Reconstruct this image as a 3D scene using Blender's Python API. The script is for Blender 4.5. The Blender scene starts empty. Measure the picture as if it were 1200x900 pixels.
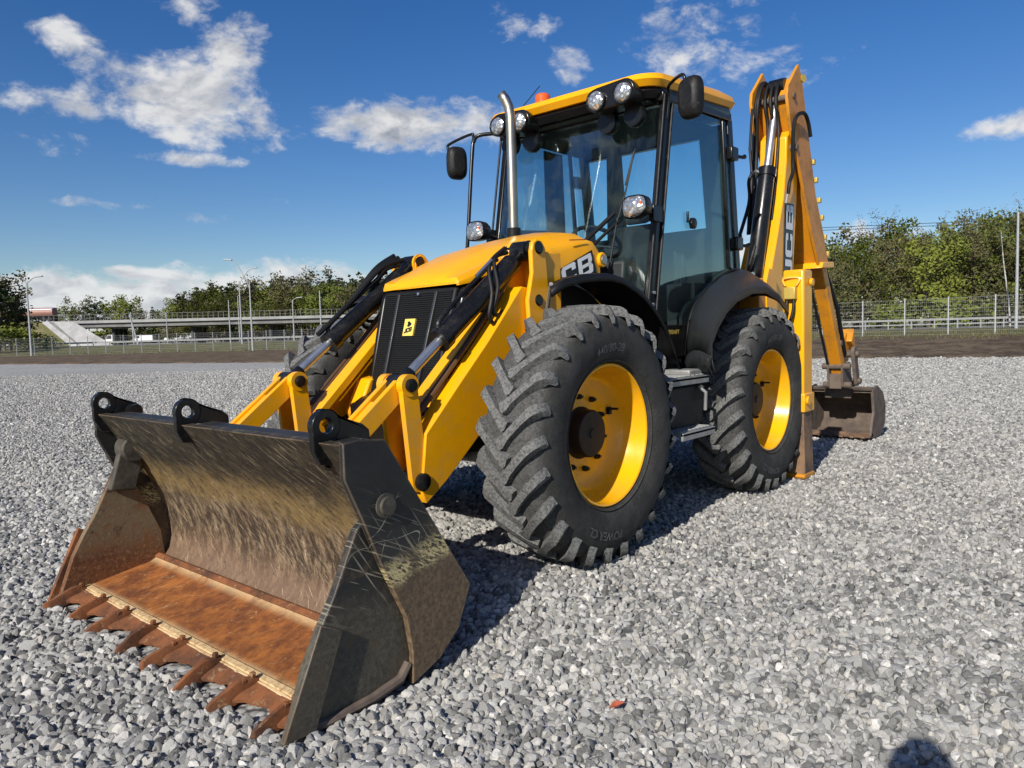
import bpy, bmesh, math, random
import numpy as np
from mathutils import Vector, Matrix
from math import sin, cos, pi, radians, atan2, sqrt
random.seed(7)
S = bpy.context.scene
COL = S.collection

# ------------------------------------------------------------------ camera
CAM = Vector((3.359, 3.365, 1.255))
YAW, PITCH, ROLL, FPX = radians(-138.947), radians(3.92), radians(1.60), 874.8
fw = Vector((cos(YAW)*cos(PITCH), sin(YAW)*cos(PITCH), -sin(PITCH)))
rt = fw.cross(Vector((0, 0, 1))).normalized(); dn = fw.cross(rt)
rt2 = cos(ROLL)*rt + sin(ROLL)*dn; dn2 = -sin(ROLL)*rt + cos(ROLL)*dn
cd = bpy.data.cameras.new('camera'); cam = bpy.data.objects.new('camera', cd); COL.objects.link(cam)
M = Matrix.Identity(4)
for i in range(3):
    M[i][0] = rt2[i]; M[i][1] = -dn2[i]; M[i][2] = -fw[i]; M[i][3] = CAM[i]
cam.matrix_world = M
cd.sensor_width = 36; cd.lens = FPX/1200*36; cd.clip_start = 0.02; cd.clip_end = 6000
S.camera = cam

# ------------------------------------------------------------------ sun, sky
SUN = Vector((1.32, .28, .84)).normalized()
EL = math.asin(SUN.z); AZ = atan2(SUN.x, SUN.y)
sl = bpy.data.lights.new('sun', 'SUN'); sl.energy = 5.0; sl.angle = radians(.5); sl.color = (1, .95, .87)
so = bpy.data.objects.new('sun', sl); COL.objects.link(so)
so.rotation_euler = SUN.to_track_quat('Z', 'Y').to_euler()
S.view_settings.view_transform = 'Standard'; S.view_settings.look = 'None'
S.view_settings.exposure = 0.18; S.view_settings.gamma = 1
S.render.resolution_x = 1024; S.render.resolution_y = 768

class NT:
    """small helper for building node trees"""
    def __init__(s, tree): s.t = tree; s.n = tree.nodes; s.l = tree.links
    def add(s, typ, **kw):
        nd = s.n.new(typ)
        for k, v in kw.items(): setattr(nd, k, v)
        return nd
    def put(s, sock, v):
        if hasattr(v, 'is_output') or isinstance(v, bpy.types.NodeSocket): s.l.new(v, sock)
        else:
            try: sock.default_value = v
            except Exception: sock.default_value = tuple(v)+(1,)
    def math(s, op, a, b=0.0, c=None, clamp=False):
        nd = s.add('ShaderNodeMath', operation=op, use_clamp=clamp)
        s.put(nd.inputs[0], a); s.put(nd.inputs[1], b)
        if c is not None: s.put(nd.inputs[2], c)
        return nd.outputs[0]
    def mix(s, f, a, b, mode='MIX'):
        nd = s.add('ShaderNodeMix', data_type='RGBA', blend_type=mode)
        s.put(nd.inputs[0], f); s.put(nd.inputs[6], a if not isinstance(a, tuple) else a+(1,)*(4-len(a)))
        s.put(nd.inputs[7], b if not isinstance(b, tuple) else b+(1,)*(4-len(b)))
        return nd.outputs[2]
    def noise(s, vec, scale, detail=4, rough=.55, dist=0):
        nd = s.add('ShaderNodeTexNoise'); nd.inputs['Scale'].default_value = scale
        nd.inputs['Detail'].default_value = detail; nd.inputs['Roughness'].default_value = rough
        nd.inputs['Distortion'].default_value = dist
        if vec is not None: s.l.new(vec, nd.inputs['Vector'])
        return nd.outputs[0]
    def ramp(s, f, lo, hi):
        nd = s.add('ShaderNodeMapRange', clamp=True, interpolation_type='SMOOTHSTEP')
        s.put(nd.inputs[0], f); nd.inputs[1].default_value = lo; nd.inputs[2].default_value = hi
        return nd.outputs[0]

w = bpy.data.worlds.new('World'); S.world = w; w.use_nodes = True
n = NT(w.node_tree); n.n.clear()
out = n.add('ShaderNodeOutputWorld'); bg = n.add('ShaderNodeBackground'); bg.inputs[1].default_value = .082
n.l.new(bg.outputs[0], out.inputs[0])
sky = n.add('ShaderNodeTexSky', sky_type='NISHITA', sun_disc=False, sun_elevation=EL, sun_rotation=AZ,
            altitude=200, air_density=1.0, dust_density=.6, ozone_density=2.5)
hs = n.add('ShaderNodeHueSaturation'); hs.inputs['Saturation'].default_value = 1.36; hs.inputs['Value'].default_value = 1.08; hs.inputs['Hue'].default_value = .512
n.l.new(sky.outputs[0], hs.inputs['Color'])
tc = n.add('ShaderNodeTexCoord'); sep = n.add('ShaderNodeSeparateXYZ'); n.l.new(tc.outputs['Generated'], sep.inputs[0])
# azimuth measured from the direction the camera faces (degrees, + to the right) and elevation
X, Y, Z = sep.outputs
fx, fy = cos(YAW), sin(YAW)
a_f = n.math('ADD', n.math('MULTIPLY', X, fx), n.math('MULTIPLY', Y, fy))
a_r = n.math('ADD', n.math('MULTIPLY', X, fy), n.math('MULTIPLY', Y, -fx))
az = n.math('MULTIPLY', n.math('ARCTAN2', a_r, a_f), 180/pi)
el = n.math('MULTIPLY', n.math('ARCSINE', Z), 180/pi)
# cloud banks: (azimuth, elevation, half width, half height, strength, tilt)
CL = [(-22.8, 16.6, 4.8, 2.5, 1.40, .0), (-19.3, 19.3, 2.4, 2.2, 1.15, .25), (-18.8, 15.0, 2.4, 1.6, .9, 0), (-21.5, 14.6, 3.6, 1.3, .8, 0), (-22.8, 22.0, 3.2, 1.2, .62, -.3),
      (-29.4, 19.0, 2.2, 1.3, .70, -.35), (-30.6, 15.2, 3.4, 1.0, .62, .0), (-31.3, 12.7, 2.4, .75, .62, .05),
      (-7.8, 15.0, 6.4, 1.8, 1.3, .0), (-1.5, 15.6, 3.6, 1.7, .9, .0), (-16.0, 14.3, 2.2, .9, .62, .35), (-22.0, 12.5, 4.2, .42, .56, -.03),
      (-28.6, 9.3, 2.4, .38, .56, 0), (-21.4, 8.6, 1.9, .40, .54, 0), (-17.6, 9.9, 1.2, .3, .4, 0),
      (5.1, 18.9, 1.7, 1.5, .80, 0), (1.7, 22.5, 2.4, 1.3, .50, 0), (14.5, 20.0, 4.6, 2.6, .60, .1), (19, 18.4, 4.5, 1.8, .50, -.1),
      (32.9, 11.9, 3.4, .75, .70, .08), (-29.4, 2.9, 8.0, 2.1, 1.45, 0), (-18, 3.6, 9.5, 1.9, .98, 0), (-26.2, 4.7, 3.0, .55, 1.3, -.05), (-34, 3.4, 5, 1.8, 1.2, 0),
      (8, 2.6, 12, 1.6, .7, 0), (17.6, 5.6, 2.6, 2.0, .95, 0), (26, 6.2, 8, .7, .55, .03),
      (60, 18, 12, 4, .8, 0), (-65, 16, 14, 5, .85, 0), (100, 22, 14, 5, .8, 0), (-110, 25, 14, 6, .8, 0), (170, 20, 16, 6, .7, 0), (140, 40, 14, 8, .6, 0)]
nv = n.add('ShaderNodeVectorMath', operation='MULTIPLY'); n.l.new(tc.outputs['Generated'], nv.inputs[0]); nv.inputs[1].default_value = (1, 1, 1.7)
n1 = n.noise(nv.outputs[0], 9.5, 12, .62, .35)
n2 = n.noise(nv.outputs[0], 30, 8, .62, .4)
fb = n.math('ADD', n.math('MULTIPLY', n.math('SUBTRACT', n1, .5), 3.6), n.math('MULTIPLY', n.math('SUBTRACT', n2, .5), 1.7))
mask = None; shade = None
for (a0, e0, sa, se, st, ti) in CL:
    da = n.math('SUBTRACT', az, a0); de = n.math('SUBTRACT', n.math('SUBTRACT', el, e0), n.math('MULTIPLY', da, ti))
    q1 = n.math('DIVIDE', da, sa); q2 = n.math('DIVIDE', de, se)
    r2 = n.math('ADD', n.math('MULTIPLY', q1, q1), n.math('MULTIPLY', q2, q2))
    g = n.math('MULTIPLY', n.math('SUBTRACT', 1.0, n.math('MULTIPLY', r2, .62), clamp=False), st)
    mask = g if mask is None else n.math('MAXIMUM', mask, g)
mask = n.math('MAXIMUM', mask, -1.7)
dens = n.math('ADD', mask, fb)
cov = n.ramp(dens, .22, 1.25)
thick = n.ramp(dens, .65, 1.6)
nvu = n.add('ShaderNodeVectorMath', operation='ADD'); n.l.new(nv.outputs[0], nvu.inputs[0]); nvu.inputs[1].default_value = (.008, -.003, .036)
rel = n.math('SUBTRACT', n.noise(nvu.outputs[0], 9.5, 6, .58, .35), n.noise(nv.outputs[0], 9.5, 6, .58, .35))
n3 = n.math('ADD', n.math('MULTIPLY', rel, 2.3), n.math('MULTIPLY', n.noise(nv.outputs[0], 11, 6, .6, .2), .8))
grey = n.math('MULTIPLY', n.ramp(n3, .12, .68), n.math('ADD', n.math('MULTIPLY', thick, .55), .45))
ccol = n.mix(grey, (8.6, 8.55, 8.5), (3.3, 3.6, 4.2))
low = n.ramp(el, 13, 1)
ccol = n.mix(n.math('MULTIPLY', low, .3), ccol, (8.9, 9.3, 9.9))
base = hs.outputs[0]
final = n.mix(n.math('MULTIPLY', cov, .93), base, ccol)
n.l.new(final, bg.inputs[0])
# ------------------------------------------------------------------ materials
def newmat(name):
    m = bpy.data.materials.new(name); m.use_nodes = True; t = NT(m.node_tree)
    b = t.n['Principled BSDF']; c = t.add('ShaderNodeTexCoord')
    return m, t, b, c.outputs['Object']
def bump(t, b, h, strength=.3, dist=.01):
    bp = t.add('ShaderNodeBump'); bp.inputs['Strength'].default_value = strength; bp.inputs['Distance'].default_value = dist
    t.l.new(h, bp.inputs['Height']); t.l.new(bp.outputs[0], b.inputs['Normal'])
def scaled(t, v, sx, sy, sz, rot=None):
    if rot:     # turn first, then stretch
        r = t.add('ShaderNodeMapping'); t.l.new(v, r.inputs[0]); r.inputs['Rotation'].default_value = rot; v = r.outputs[0]
    m = t.add('ShaderNodeMapping'); t.l.new(v, m.inputs[0]); m.inputs['Scale'].default_value = (sx, sy, sz)
    return m.outputs[0]
def simple(name, col, rough=.5, metal=0, coat=0, var=.12, sc=6, bumps=0, spec=.5, col2=None, bscale=60):
    m, t, b, v = newmat(name)
    nz = t.noise(v, sc, 6, .6)
    c2 = col2 or tuple(c*(1-var*2) for c in col)
    t.l.new(t.mix(t.ramp(nz, .35, .7), col, c2), b.inputs['Base Color'])
    b.inputs['Metallic'].default_value = metal; b.inputs['Specular IOR Level'].default_value = spec
    b.inputs['Coat Weight'].default_value = coat; b.inputs['Coat Roughness'].default_value = .08
    r2 = t.noise(v, sc*4, 4)
    t.l.new(t.math('ADD', t.math('MULTIPLY', r2, .25), rough-.12), b.inputs['Roughness'])
    if bumps: bump(t, b, t.noise(v, bscale, 5), bumps, .004)
    return m
def paint(name, col, dust=(.30, .27, .22), amt=.35, rough=.32, zfade=1.6, coat=.25, spec=.35):
    """machine paint: coat, dust that thickens low down, chips and scratches"""
    m, t, b, v = newmat(name)
    sp = t.add('ShaderNodeSeparateXYZ'); t.l.new(v, sp.inputs[0])
    nz = t.noise(v, 5, 7, .65); nf = t.noise(v, 38, 6, .7)
    lowd = t.ramp(sp.outputs[2], zfade, .1)
    d = t.math('MULTIPLY', t.ramp(t.math('ADD', t.math('MULTIPLY', nz, .6), t.math('MULTIPLY', nf, .4)), .45, .75), t.math('ADD', t.math('MULTIPLY', lowd, amt), amt*.25))
    base = t.mix(t.ramp(nz, .3, .7), col, tuple(c*.9 for c in col))
    base = t.mix(d, base, dust)
    chips = t.ramp(t.noise(v, 55, 5, .75), .735, .77)
    base = t.mix(t.math('MULTIPLY', chips, .8), base, (.06, .035, .02))
    # thin scratches
    sc = t.noise(scaled(t, v, 5, 90, 14, (0, .5, .4)), 3, 3, .5)
    scm = t.math('MULTIPLY', t.ramp(sc, .70, .73), .35)
    base = t.mix(scm, base, tuple(min(1, c*.5+.12) for c in col))
    t.l.new(base, b.inputs['Base Color'])
    t.l.new(t.math('ADD', t.math('MULTIPLY', d, .6), t.math('ADD', rough-.08, t.math('MULTIPLY', nf, .16))), b.inputs['Roughness'])
    b.inputs['Coat Weight'].default_value = coat; b.inputs['Coat Roughness'].default_value = .12; b.inputs['Specular IOR Level'].default_value = spec
    bump(t, b, nf, .06, .003)
    return m
YEL = paint('yellow_paint', (.90, .400, .002), amt=.30)
YELD = paint('worn_yellow_paint', (.60, .235, .008), dust=(.22, .12, .04), amt=.8, rough=.5, zfade=4)
RIMY = paint('rim_yellow', (.88, .42, .004), amt=.10, rough=.26)
BLK = paint('black_paint', (.007, .007, .0075), dust=(.07, .066, .058), amt=.28, rough=.30, coat=.15, spec=.3)
PLA = paint('black_plastic', (.024, .026, .028), dust=(.09, .09, .088), amt=.25, rough=.42, zfade=1.6, coat=.05, spec=.35)
HOSE = simple('hose_rubber', (.010, .010, .0105), .55, var=.2, spec=.3)
CHR = simple('chrome_rod', (.62, .62, .62), .34, .9, var=.08)
SST = simple('steel_exhaust', (.50, .45, .37), .36, 1, sc=4, col2=(.40, .33, .24))
GAL = simple('galvanised', (.38, .39, .395), .6, .2, var=.1)
ALU = simple('worn_aluminium', (.30, .30, .29), .5, .3, sc=20, bumps=.3)
WHT = simple('white_decal', (.78, .79, .80), .4, var=.04)
DEC = simple('black_decal', (.008, .008, .009), .35, var=.1)
BADGE = simple('badge_yellow', (.80, .58, .12), .4, var=.05)
RED = simple('red_paint', (.45, .02, .015), .4)
ORG = simple('amber_lens', (.75, .12, .012), .3, coat=.4, var=.2)
BRS = simple('yellow_fitting', (.62, .45, .10), .45, .4)
CONC = simple('concrete', (.46, .44, .41), .85, sc=.6, var=.12, bumps=.3, bscale=4)
DCONC = simple('dark_concrete', (.20, .195, .19), .85, sc=.5, var=.15)
WHP = simple('white_vehicle_paint', (.78, .79, .8), .4, coat=.4, var=.04, sc=1)
DRK = simple('dark_interior', (.014, .018, .019), .6, var=.15)
CEIL = simple('headlining', (.026, .036, .034), .8, var=.2, sc=3)
TRIM = simple('cab_trim', (.055, .075, .066), .8, var=.15)
SEATM = simple('seat_fabric', (.012, .013, .015), .85, var=.2)
PIPE = simple('brown_pipe', (.10, .05, .02), .5)
def rubber():
    m, t, b, v = newmat('tyre_rubber')
    at = t.add('ShaderNodeAttribute'); at.attribute_name = 'lug'
    nz = t.noise(v, 9, 8, .7); nf = t.noise(v, 70, 6, .75)
    base = t.mix(t.ramp(nz, .3, .72), (.017, .017, .016), (.045, .043, .040))
    dust = t.math('MULTIPLY', t.ramp(nf, .30, .62), at.outputs['Fac'])
    base = t.mix(t.math('MULTIPLY', dust, .95), base, (.175, .175, .168))
    sp = t.ramp(t.noise(v, 130, 3, .8), .60, .72)
    base = t.mix(t.math('MULTIPLY', sp, .35), base, (.24, .24, .23))
    t.l.new(base, b.inputs['Base Color']); b.inputs['Roughness'].default_value = .82
    b.inputs['Specular IOR Level'].default_value = .3
    bump(t, b, t.math('ADD', nf, nz), .5, .006)
    return m
RUB = rubber()
def scratch(t, v, sc, w_=.004, msc=2.5, lo=.48, dist=.3):
    n_ = t.noise(v, sc, .6, .4, 0)
    a = t.math('ABSOLUTE', t.math('SUBTRACT', n_, .5))
    m_ = t.ramp(t.noise(v, msc, 3, .6), lo, lo+.08)
    return t.math('MULTIPLY', t.ramp(a, w_, w_*.35), m_)
def shovelmat(name, kind):
    m, t, b, v = newmat(name)
    sp = t.add('ShaderNodeSeparateXYZ'); t.l.new(v, sp.inputs[0]); z = sp.outputs[2]
    big = t.noise(v, 3.2, 9, .68, .4); fine = t.noise(v, 45, 8, .75)
    if kind == 'mold':      # dark olive upper half, pale scratched mud in the middle, brown near the floor
        st = t.noise(scaled(t, v, 1.0, 3.6, 13.0, (0.72, 0, 0)), 3.6, 12, .80, .2)
        st2 = t.noise(scaled(t, v, 1.0, 3.0, 75.0, (0.66, 0, 0)), 2.2, 3, .6)
        st3 = t.noise(scaled(t, v, 1.0, 4.0, 90.0, (0.95, 0, 0)), 1.7, 3, .6)
        vs = t.noise(scaled(t, v, 2, 13, 5), 1.7, 11, .76, .3)
        zz = t.math('ADD', z, t.math('MULTIPLY', t.math('SUBTRACT', big, .5), .35))
        up = t.ramp(zz, .42, .66); lo = t.ramp(zz, .24, .02)
        base = t.mix(t.ramp(st, .42, .70), (.010, .009, .006), (.088, .066, .034))
        midc = t.mix(t.ramp(vs, .44, .61), (.042, .028, .017), (.245, .175, .105))
        base = t.mix(up, midc, base)
        band = t.math('MULTIPLY', t.ramp(zz, .66, .50), t.ramp(zz, .36, .48))
        base = t.mix(t.math('MULTIPLY', band, t.ramp(st, .34, .60)), base, (.245, .165, .058))
        base = t.mix(t.math('MULTIPLY', t.ramp(st2, .40, .34), .6), base, (.020, .016, .011))
        base = t.mix(t.math('MULTIPLY', t.ramp(vs, .62, .68), t.math('SUBTRACT', 1.0, up)), base, (.62, .55, .42))
        blt = t.noise(v, 6, 9, .72, .5)
        base = t.mix(t.math('MULTIPLY', t.ramp(blt, .54, .64), .55), base, (.030, .024, .016))
        base = t.mix(t.math('MULTIPLY', t.ramp(blt, .44, .36), .30), base, (.30, .235, .15))
        base = t.mix(t.math('MULTIPLY', lo, .75), base, (.17, .10, .06))
        base = t.mix(t.math('MULTIPLY', t.math('MAXIMUM', t.ramp(st2, .64, .67), t.ramp(st3, .66, .69)), .75), base, (.40, .33, .21))
        base = t.mix(t.math('MULTIPLY', t.ramp(fine, .54, .64), .6), base, (.022, .018, .013))
        rough = .62
    elif kind == 'floor':
        st = t.noise(scaled(t, v, 4, 9, 6, (0, 0, -.5)), 1.6, 10, .72, .6)
        blo = t.noise(v, 7, 9, .68, .3)
        base = t.mix(t.ramp(t.math('ADD', t.math('MULTIPLY', st, .4), t.math('MULTIPLY', blo, .6)), .40, .62), (.125, .036, .008), (.34, .115, .021))
        base = t.mix(t.math('MULTIPLY', t.ramp(t.noise(v, 16, 7, .7), .60, .68), .45), base, (.48, .30, .13))
        base = t.mix(t.math('MULTIPLY', scratch(t, scaled(t, v, 1, 3, 1, (0, 0, .4)), 5, .006, 3, .46), .5), base, (.50, .34, .18))
        base = t.mix(t.math('MULTIPLY', t.ramp(fine, .55, .7), .5), base, (.14, .045, .012))
        ed = t.math('MAXIMUM', t.ramp(sp.outputs[0], .31, .385), t.math('MULTIPLY', t.ramp(sp.outputs[0], .05, -.02), .6))
        ed = t.math('MULTIPLY', ed, t.ramp(t.math('ADD', big, t.math('MULTIPLY', fine, .4)), .50, .72))
        base = t.mix(ed, base, (.66, .50, .27))
        base = t.mix(t.math('MULTIPLY', t.ramp(big, .66, .74), .5), base, (.46, .33, .18)); rough = .75
    elif kind == 'edge':
        base = t.mix(t.ramp(big, .35, .65), (.060, .024, .011), (.235, .080, .024))
        base = t.mix(t.math('MULTIPLY', t.ramp(fine, .56, .66), .7), base, (.07, .028, .014))
        base = t.mix(t.math('MULTIPLY', t.ramp(t.noise(v, 20, 6, .7), .57, .66), .6), base, (.34, .24, .13)); rough = .8
    elif kind == 'cream':
        base = t.mix(t.ramp(fine, .4, .7), (.60, .44, .23), (.27, .13, .045)); rough = .8
    elif kind == 'inner':
        base = t.mix(t.ramp(big, .45, .55), (.052, .024, .011), (.155, .115, .068))  # mottled mud, darkened so the shadow on this side sits in the colour
        base = t.mix(t.ramp(z, .25, -.02), base, t.mix(t.ramp(fine, .4, .7), (.10, .035, .012), (.22, .10, .04)))
        base = t.mix(t.math('MULTIPLY', t.ramp(t.noise(v, 11, 8, .75), .52, .60), .6), base, (.17, .060, .015)); base = t.mix(t.math('MULTIPLY', t.ramp(fine, .56, .66), .5), base, (.30, .25, .16)); rough = .7
    else:                   # outer side: black paint, scratches, caked mud low down
        s1 = t.noise(scaled(t, v, 3, 1, 80, (0, .45, 0)), 1.4, 2, .5)
        s2 = t.noise(scaled(t, v, 3, 1, 90, (0, 1.0, 0)), 1.2, 2, .5)
        scr = t.math('MAXIMUM', t.ramp(s1, .64, .67), t.ramp(s2, .66, .69))
        scr = t.math('MULTIPLY', scr, t.ramp(z, .75, .32))
        base = t.mix(t.ramp(big, .4, .7), (.010, .010, .010), (.028, .027, .024))
        base = t.mix(t.math('MULTIPLY', scr, .75), base, (.34, .30, .22))
        for k_, (sc_, w2, lo_) in enumerate(((1.3, .0014, .46), (2.1, .0018, .52), (1.7, .0016, .52))):
            l_ = scratch(t, scaled(t, v, 1+.9*(k_ % 2), 1, 1+.9*((k_+1) % 2), (0, .5+.9*k_, .3*k_)), sc_, w2, 3+1.3*k_, lo_, .15)
            base = t.mix(t.math('MULTIPLY', l_, .75), base, (.40, .37, .30))
        base = t.mix(t.math('MULTIPLY', t.ramp(fine, .62, .72), .4), base, (.16, .13, .09))
        zz = t.math('ADD', t.math('ADD', z, t.math('MULTIPLY', t.math('SUBTRACT', big, .5), .16)), t.math('MULTIPLY', sp.outputs[0], .0 if kind == 'clamside' else .22))
        mud = t.ramp(zz, .40, .26) if kind == 'side' else t.ramp(zz, .36, .16)
        mudc = t.mix(t.ramp(fine, .35, .7), (.070, .046, .028), (.20, .135, .075)) if kind == 'side' else t.mix(t.ramp(fine, .35, .7), (.040, .036, .028), (.105, .092, .065))
        base = t.mix(mud, base, mudc)
        if kind == 'side':
            top = t.math('MULTIPLY', t.ramp(zz, .29, .33), t.ramp(zz, .45, .38))
            base = t.mix(t.math('MULTIPLY', top, t.ramp(t.noise(scaled(t, v, 6, 1, 22, (0, .5, 0)), 5, 8, .75), .45, .53)), base, (.56, .46, .22))
        rough = .5
    bv = t.add('ShaderNodeBevel'); bv.samples = 4; bv.inputs['Radius'].default_value = .009
    gm_ = t.add('ShaderNodeNewGeometry'); dt = t.add('ShaderNodeVectorMath', operation='DOT_PRODUCT'); t.l.new(bv.outputs[0], dt.inputs[0]); t.l.new(gm_.outputs['Normal'], dt.inputs[1])
    edge = t.math('MULTIPLY', t.ramp(dt.outputs['Value'], .985, .90), t.ramp(big, .34, .56))
    if kind in ('side', 'clamside', 'inner', 'mold'): base = t.mix(t.math('MULTIPLY', edge, .85), base, (.30, .21, .12))
    if kind in ('side', 'clamside'):
        pat = t.math('MULTIPLY', t.ramp(t.noise(v, 6.5, 9, .72, .4), .50, .62), t.ramp(z, .75, .3))
        base = t.mix(t.math('MULTIPLY', pat, .7), base, (.085, .060, .036))
    t.l.new(base, b.inputs['Base Color'])
    t.l.new(t.math('ADD', rough-.12, t.math('MULTIPLY', fine, .3)), b.inputs['Roughness'])
    bump(t, b, t.math('ADD', fine, big), .45, .006)
    return m
SH_M = shovelmat('scratched_moldboard', 'mold'); SH_F = shovelmat('rusty_floor', 'floor'); SH_E = shovelmat('rusty_edge', 'edge')
SH_C = shovelmat('cream_worn_strip', 'cream'); SH_I = shovelmat('muddy_shaded_inner_side', 'inner')
SH_S = shovelmat('scratched_black_side', 'side'); SH_K = shovelmat('muddy_clam_side', 'clamside')
MUD = simple('dried_mud_steel', (.135, .103, .078), .85, sc=9, col2=(.075, .055, .045), bumps=.5, bscale=30)
MUDK = simple('dark_mud_steel', (.075, .066, .05), .7, sc=14, col2=(.022, .020, .017), bumps=.4, bscale=40)
MUDD = simple('rusty_leg_steel', (.22, .13, .07), .7, sc=7, col2=(.07, .045, .035), bumps=.3)
def glassmat(name, tint, trans, rough=.02, dirt=.0):
    m, t, b, v = newmat(name); o = t.n['Material Output']; t.n.remove(b)
    tr = t.add('ShaderNodeBsdfTransparent'); tr.inputs[0].default_value = tint+(1,)
    gl = t.add('ShaderNodeBsdfGlossy'); gl.inputs['Roughness'].default_value = rough
    fr = t.add('ShaderNodeFresnel'); fr.inputs[0].default_value = 1.5
    mx = t.add('ShaderNodeMixShader')
    t.l.new(t.math('MULTIPLY', fr.outputs[0], .40), mx.inputs[0]); t.l.new(tr.outputs[0], mx.inputs[1]); t.l.new(gl.outputs[0], mx.inputs[2])
    df = t.add('ShaderNodeBsdfDiffuse'); df.inputs[0].default_value = (.20, .24, .22, 1)
    mx2 = t.add('ShaderNodeMixShader'); st = t.noise(scaled(t, v, 5, 5, .8), 2.5, 6, .65)
    t.l.new(t.math('MULTIPLY', t.ramp(st, .42, .75), dirt), mx2.inputs[0]); t.l.new(mx.outputs[0], mx2.inputs[1]); t.l.new(df.outputs[0], mx2.inputs[2])
    t.l.new(mx2.outputs[0], o.inputs[0]); return m
GLS = glassmat('tinted_glass', (.86, .955, .95), 1, dirt=.045)
GLD = glassmat('tinted_side_glass', (.88, .975, .98), 1, dirt=.006)
LENS = None
def lensmat():
    m, t, b, v = newmat('lamp_lens')
    nz = t.add('ShaderNodeTexVoronoi'); nz.inputs['Scale'].default_value = 38; t.l.new(v, nz.inputs['Vector'])
    t.l.new(t.mix(t.ramp(nz.outputs['Distance'], .1, .6), (.85, .86, .86), (.42, .43, .44)), b.inputs['Base Color'])
    b.inputs['Metallic'].default_value = .75; b.inputs['Roughness'].default_value = .22
    b.inputs['Coat Weight'].default_value = 1; b.inputs['Coat Roughness'].default_value = .03
    bump(t, b, nz.outputs['Distance'], .8, .01); return m
LENS = lensmat()
def foliage(name, a, b_, tr=.25):
    m, t, b, v = newmat(name)
    oi = t.add('ShaderNodeObjectInfo'); nz = t.noise(v, .9, 4, .6)
    f = t.math('ADD', t.math('MULTIPLY', oi.outputs['Random'], .5), t.math('MULTIPLY', t.ramp(nz, .3, .7), .5))
    t.l.new(t.mix(f, a, b_), b.inputs['Base Color']); b.inputs['Roughness'].default_value = .7
    b.inputs['Specular IOR Level'].default_value = .2
    if 'Subsurface Weight' in b.inputs: pass
    b.inputs['Transmission Weight'].default_value = 0
    return m
F_PINE = foliage('pine_needles', (.026, .042, .016), (.060, .075, .028))
F_SPR = foliage('spring_leaves', (.080, .110, .018), (.17, .185, .030))
F_OLV = foliage('olive_leaves', (.060, .062, .022), (.13, .115, .048))
F_TWIG = foliage('bud_brown_twigs', (.085, .070, .045), (.15, .125, .085))
BARK = simple('bark', (.13, .11, .09), .9, sc=3, var=.25, bumps=.5)
BIRCH = simple('birch_bark', (.52, .50, .46), .8, sc=5, col2=(.12, .11, .10))
def gravel_ground():
    m, t, b, v = newmat('gravel_bed')
    cols = None; hs_ = None
    vo = t.add('ShaderNodeTexVoronoi'); vo.inputs['Scale'].default_value = 26; t.l.new(v, vo.inputs['Vector'])
    vo2 = t.add('ShaderNodeTexVoronoi'); vo2.inputs['Scale'].default_value = 5.5; t.l.new(v, vo2.inputs['Vector'])
    sx = t.add('ShaderNodeSeparateXYZ'); t.l.new(vo.outputs['Color'], sx.inputs[0])
    sx2 = t.add('ShaderNodeSeparateXYZ'); t.l.new(vo2.outputs['Color'], sx2.inputs[0])
    vv = t.math('ADD', t.math('MULTIPLY', sx.outputs[0], .8), t.math('MULTIPLY', sx2.outputs[0], .2))
    base = t.mix(vv, (.235, .23, .216), (.52, .508, .478))
    base = t.mix(t.ramp(vo.outputs['Distance'], .48, .8), base, (.07, .07, .07))
    pt = t.noise(v, .25, 5, .6)
    base = t.mix(t.math('MULTIPLY', t.ramp(pt, .35, .7), .22), base, (.50, .49, .46))
    t.l.new(base, b.inputs['Base Color']); b.inputs['Roughness'].default_value = .95; b.inputs['Specular IOR Level'].default_value = .05
    bump(t, b, t.math('SUBTRACT', 1.0, vo.outputs['Distance']), .35, .02); return m
GRV = gravel_ground()
def stonemat():
    m, t, b, v = newmat('crushed_stone')
    oi = t.add('ShaderNodeObjectInfo'); r = oi.outputs['Random']
    cr = t.add('ShaderNodeValToRGB'); e = cr.color_ramp; t.l.new(r, cr.inputs[0])
    e.elements[0].position = 0; e.elements[0].color = (.075, .074, .070, 1); e.elements[1].position = 1; e.elements[1].color = (.66, .64, .60, 1)
    for p_, c_ in ((.18, (.18, .177, .168, 1)), (.50, (.31, .304, .287, 1)), (.80, (.45, .438, .412, 1)), (.88, (.37, .342, .293, 1))):
        q = e.elements.new(p_); q.color = c_
    g = t.add('ShaderNodeNewGeometry'); nz = t.noise(g.outputs['Position'], 110, 5, .75)
    pt = t.noise(g.outputs['Position'], 1.3, 4, .6)
    base = t.mix(t.ramp(nz, .38, .66), cr.outputs[0], t.mix(.5, cr.outputs[0], (.19, .19, .18)))
    base = t.mix(t.math('MULTIPLY', t.ramp(nz, .60, .72), .35), base, (.62, .61, .58))
    base = t.mix(t.math('MULTIPLY', t.ramp(pt, .45, .68), .3), base, (.37, .36, .33))
    t.l.new(base, b.inputs['Base Color']); b.inputs['Roughness'].default_value = .88
    b.inputs['Specular IOR Level'].default_value = .25
    bump(t, b, nz, .5, .004); return m
STONE = stonemat()
def groundmat(name, a, c, sc=1.5, fine=12):
    m, t, b, v = newmat(name)
    n1_ = t.noise(v, sc, 8, .7); n2_ = t.noise(v, fine, 6, .75)
    base = t.mix(t.ramp(t.math('ADD', t.math('MULTIPLY', n1_, .6), t.math('MULTIPLY', n2_, .4)), .38, .62), a, c)
    t.l.new(base, b.inputs['Base Color']); b.inputs['Roughness'].default_value = .95; b.inputs['Specular IOR Level'].default_value = .1
    bump(t, b, t.math('ADD', n1_, n2_), .8, .15); return m
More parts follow.
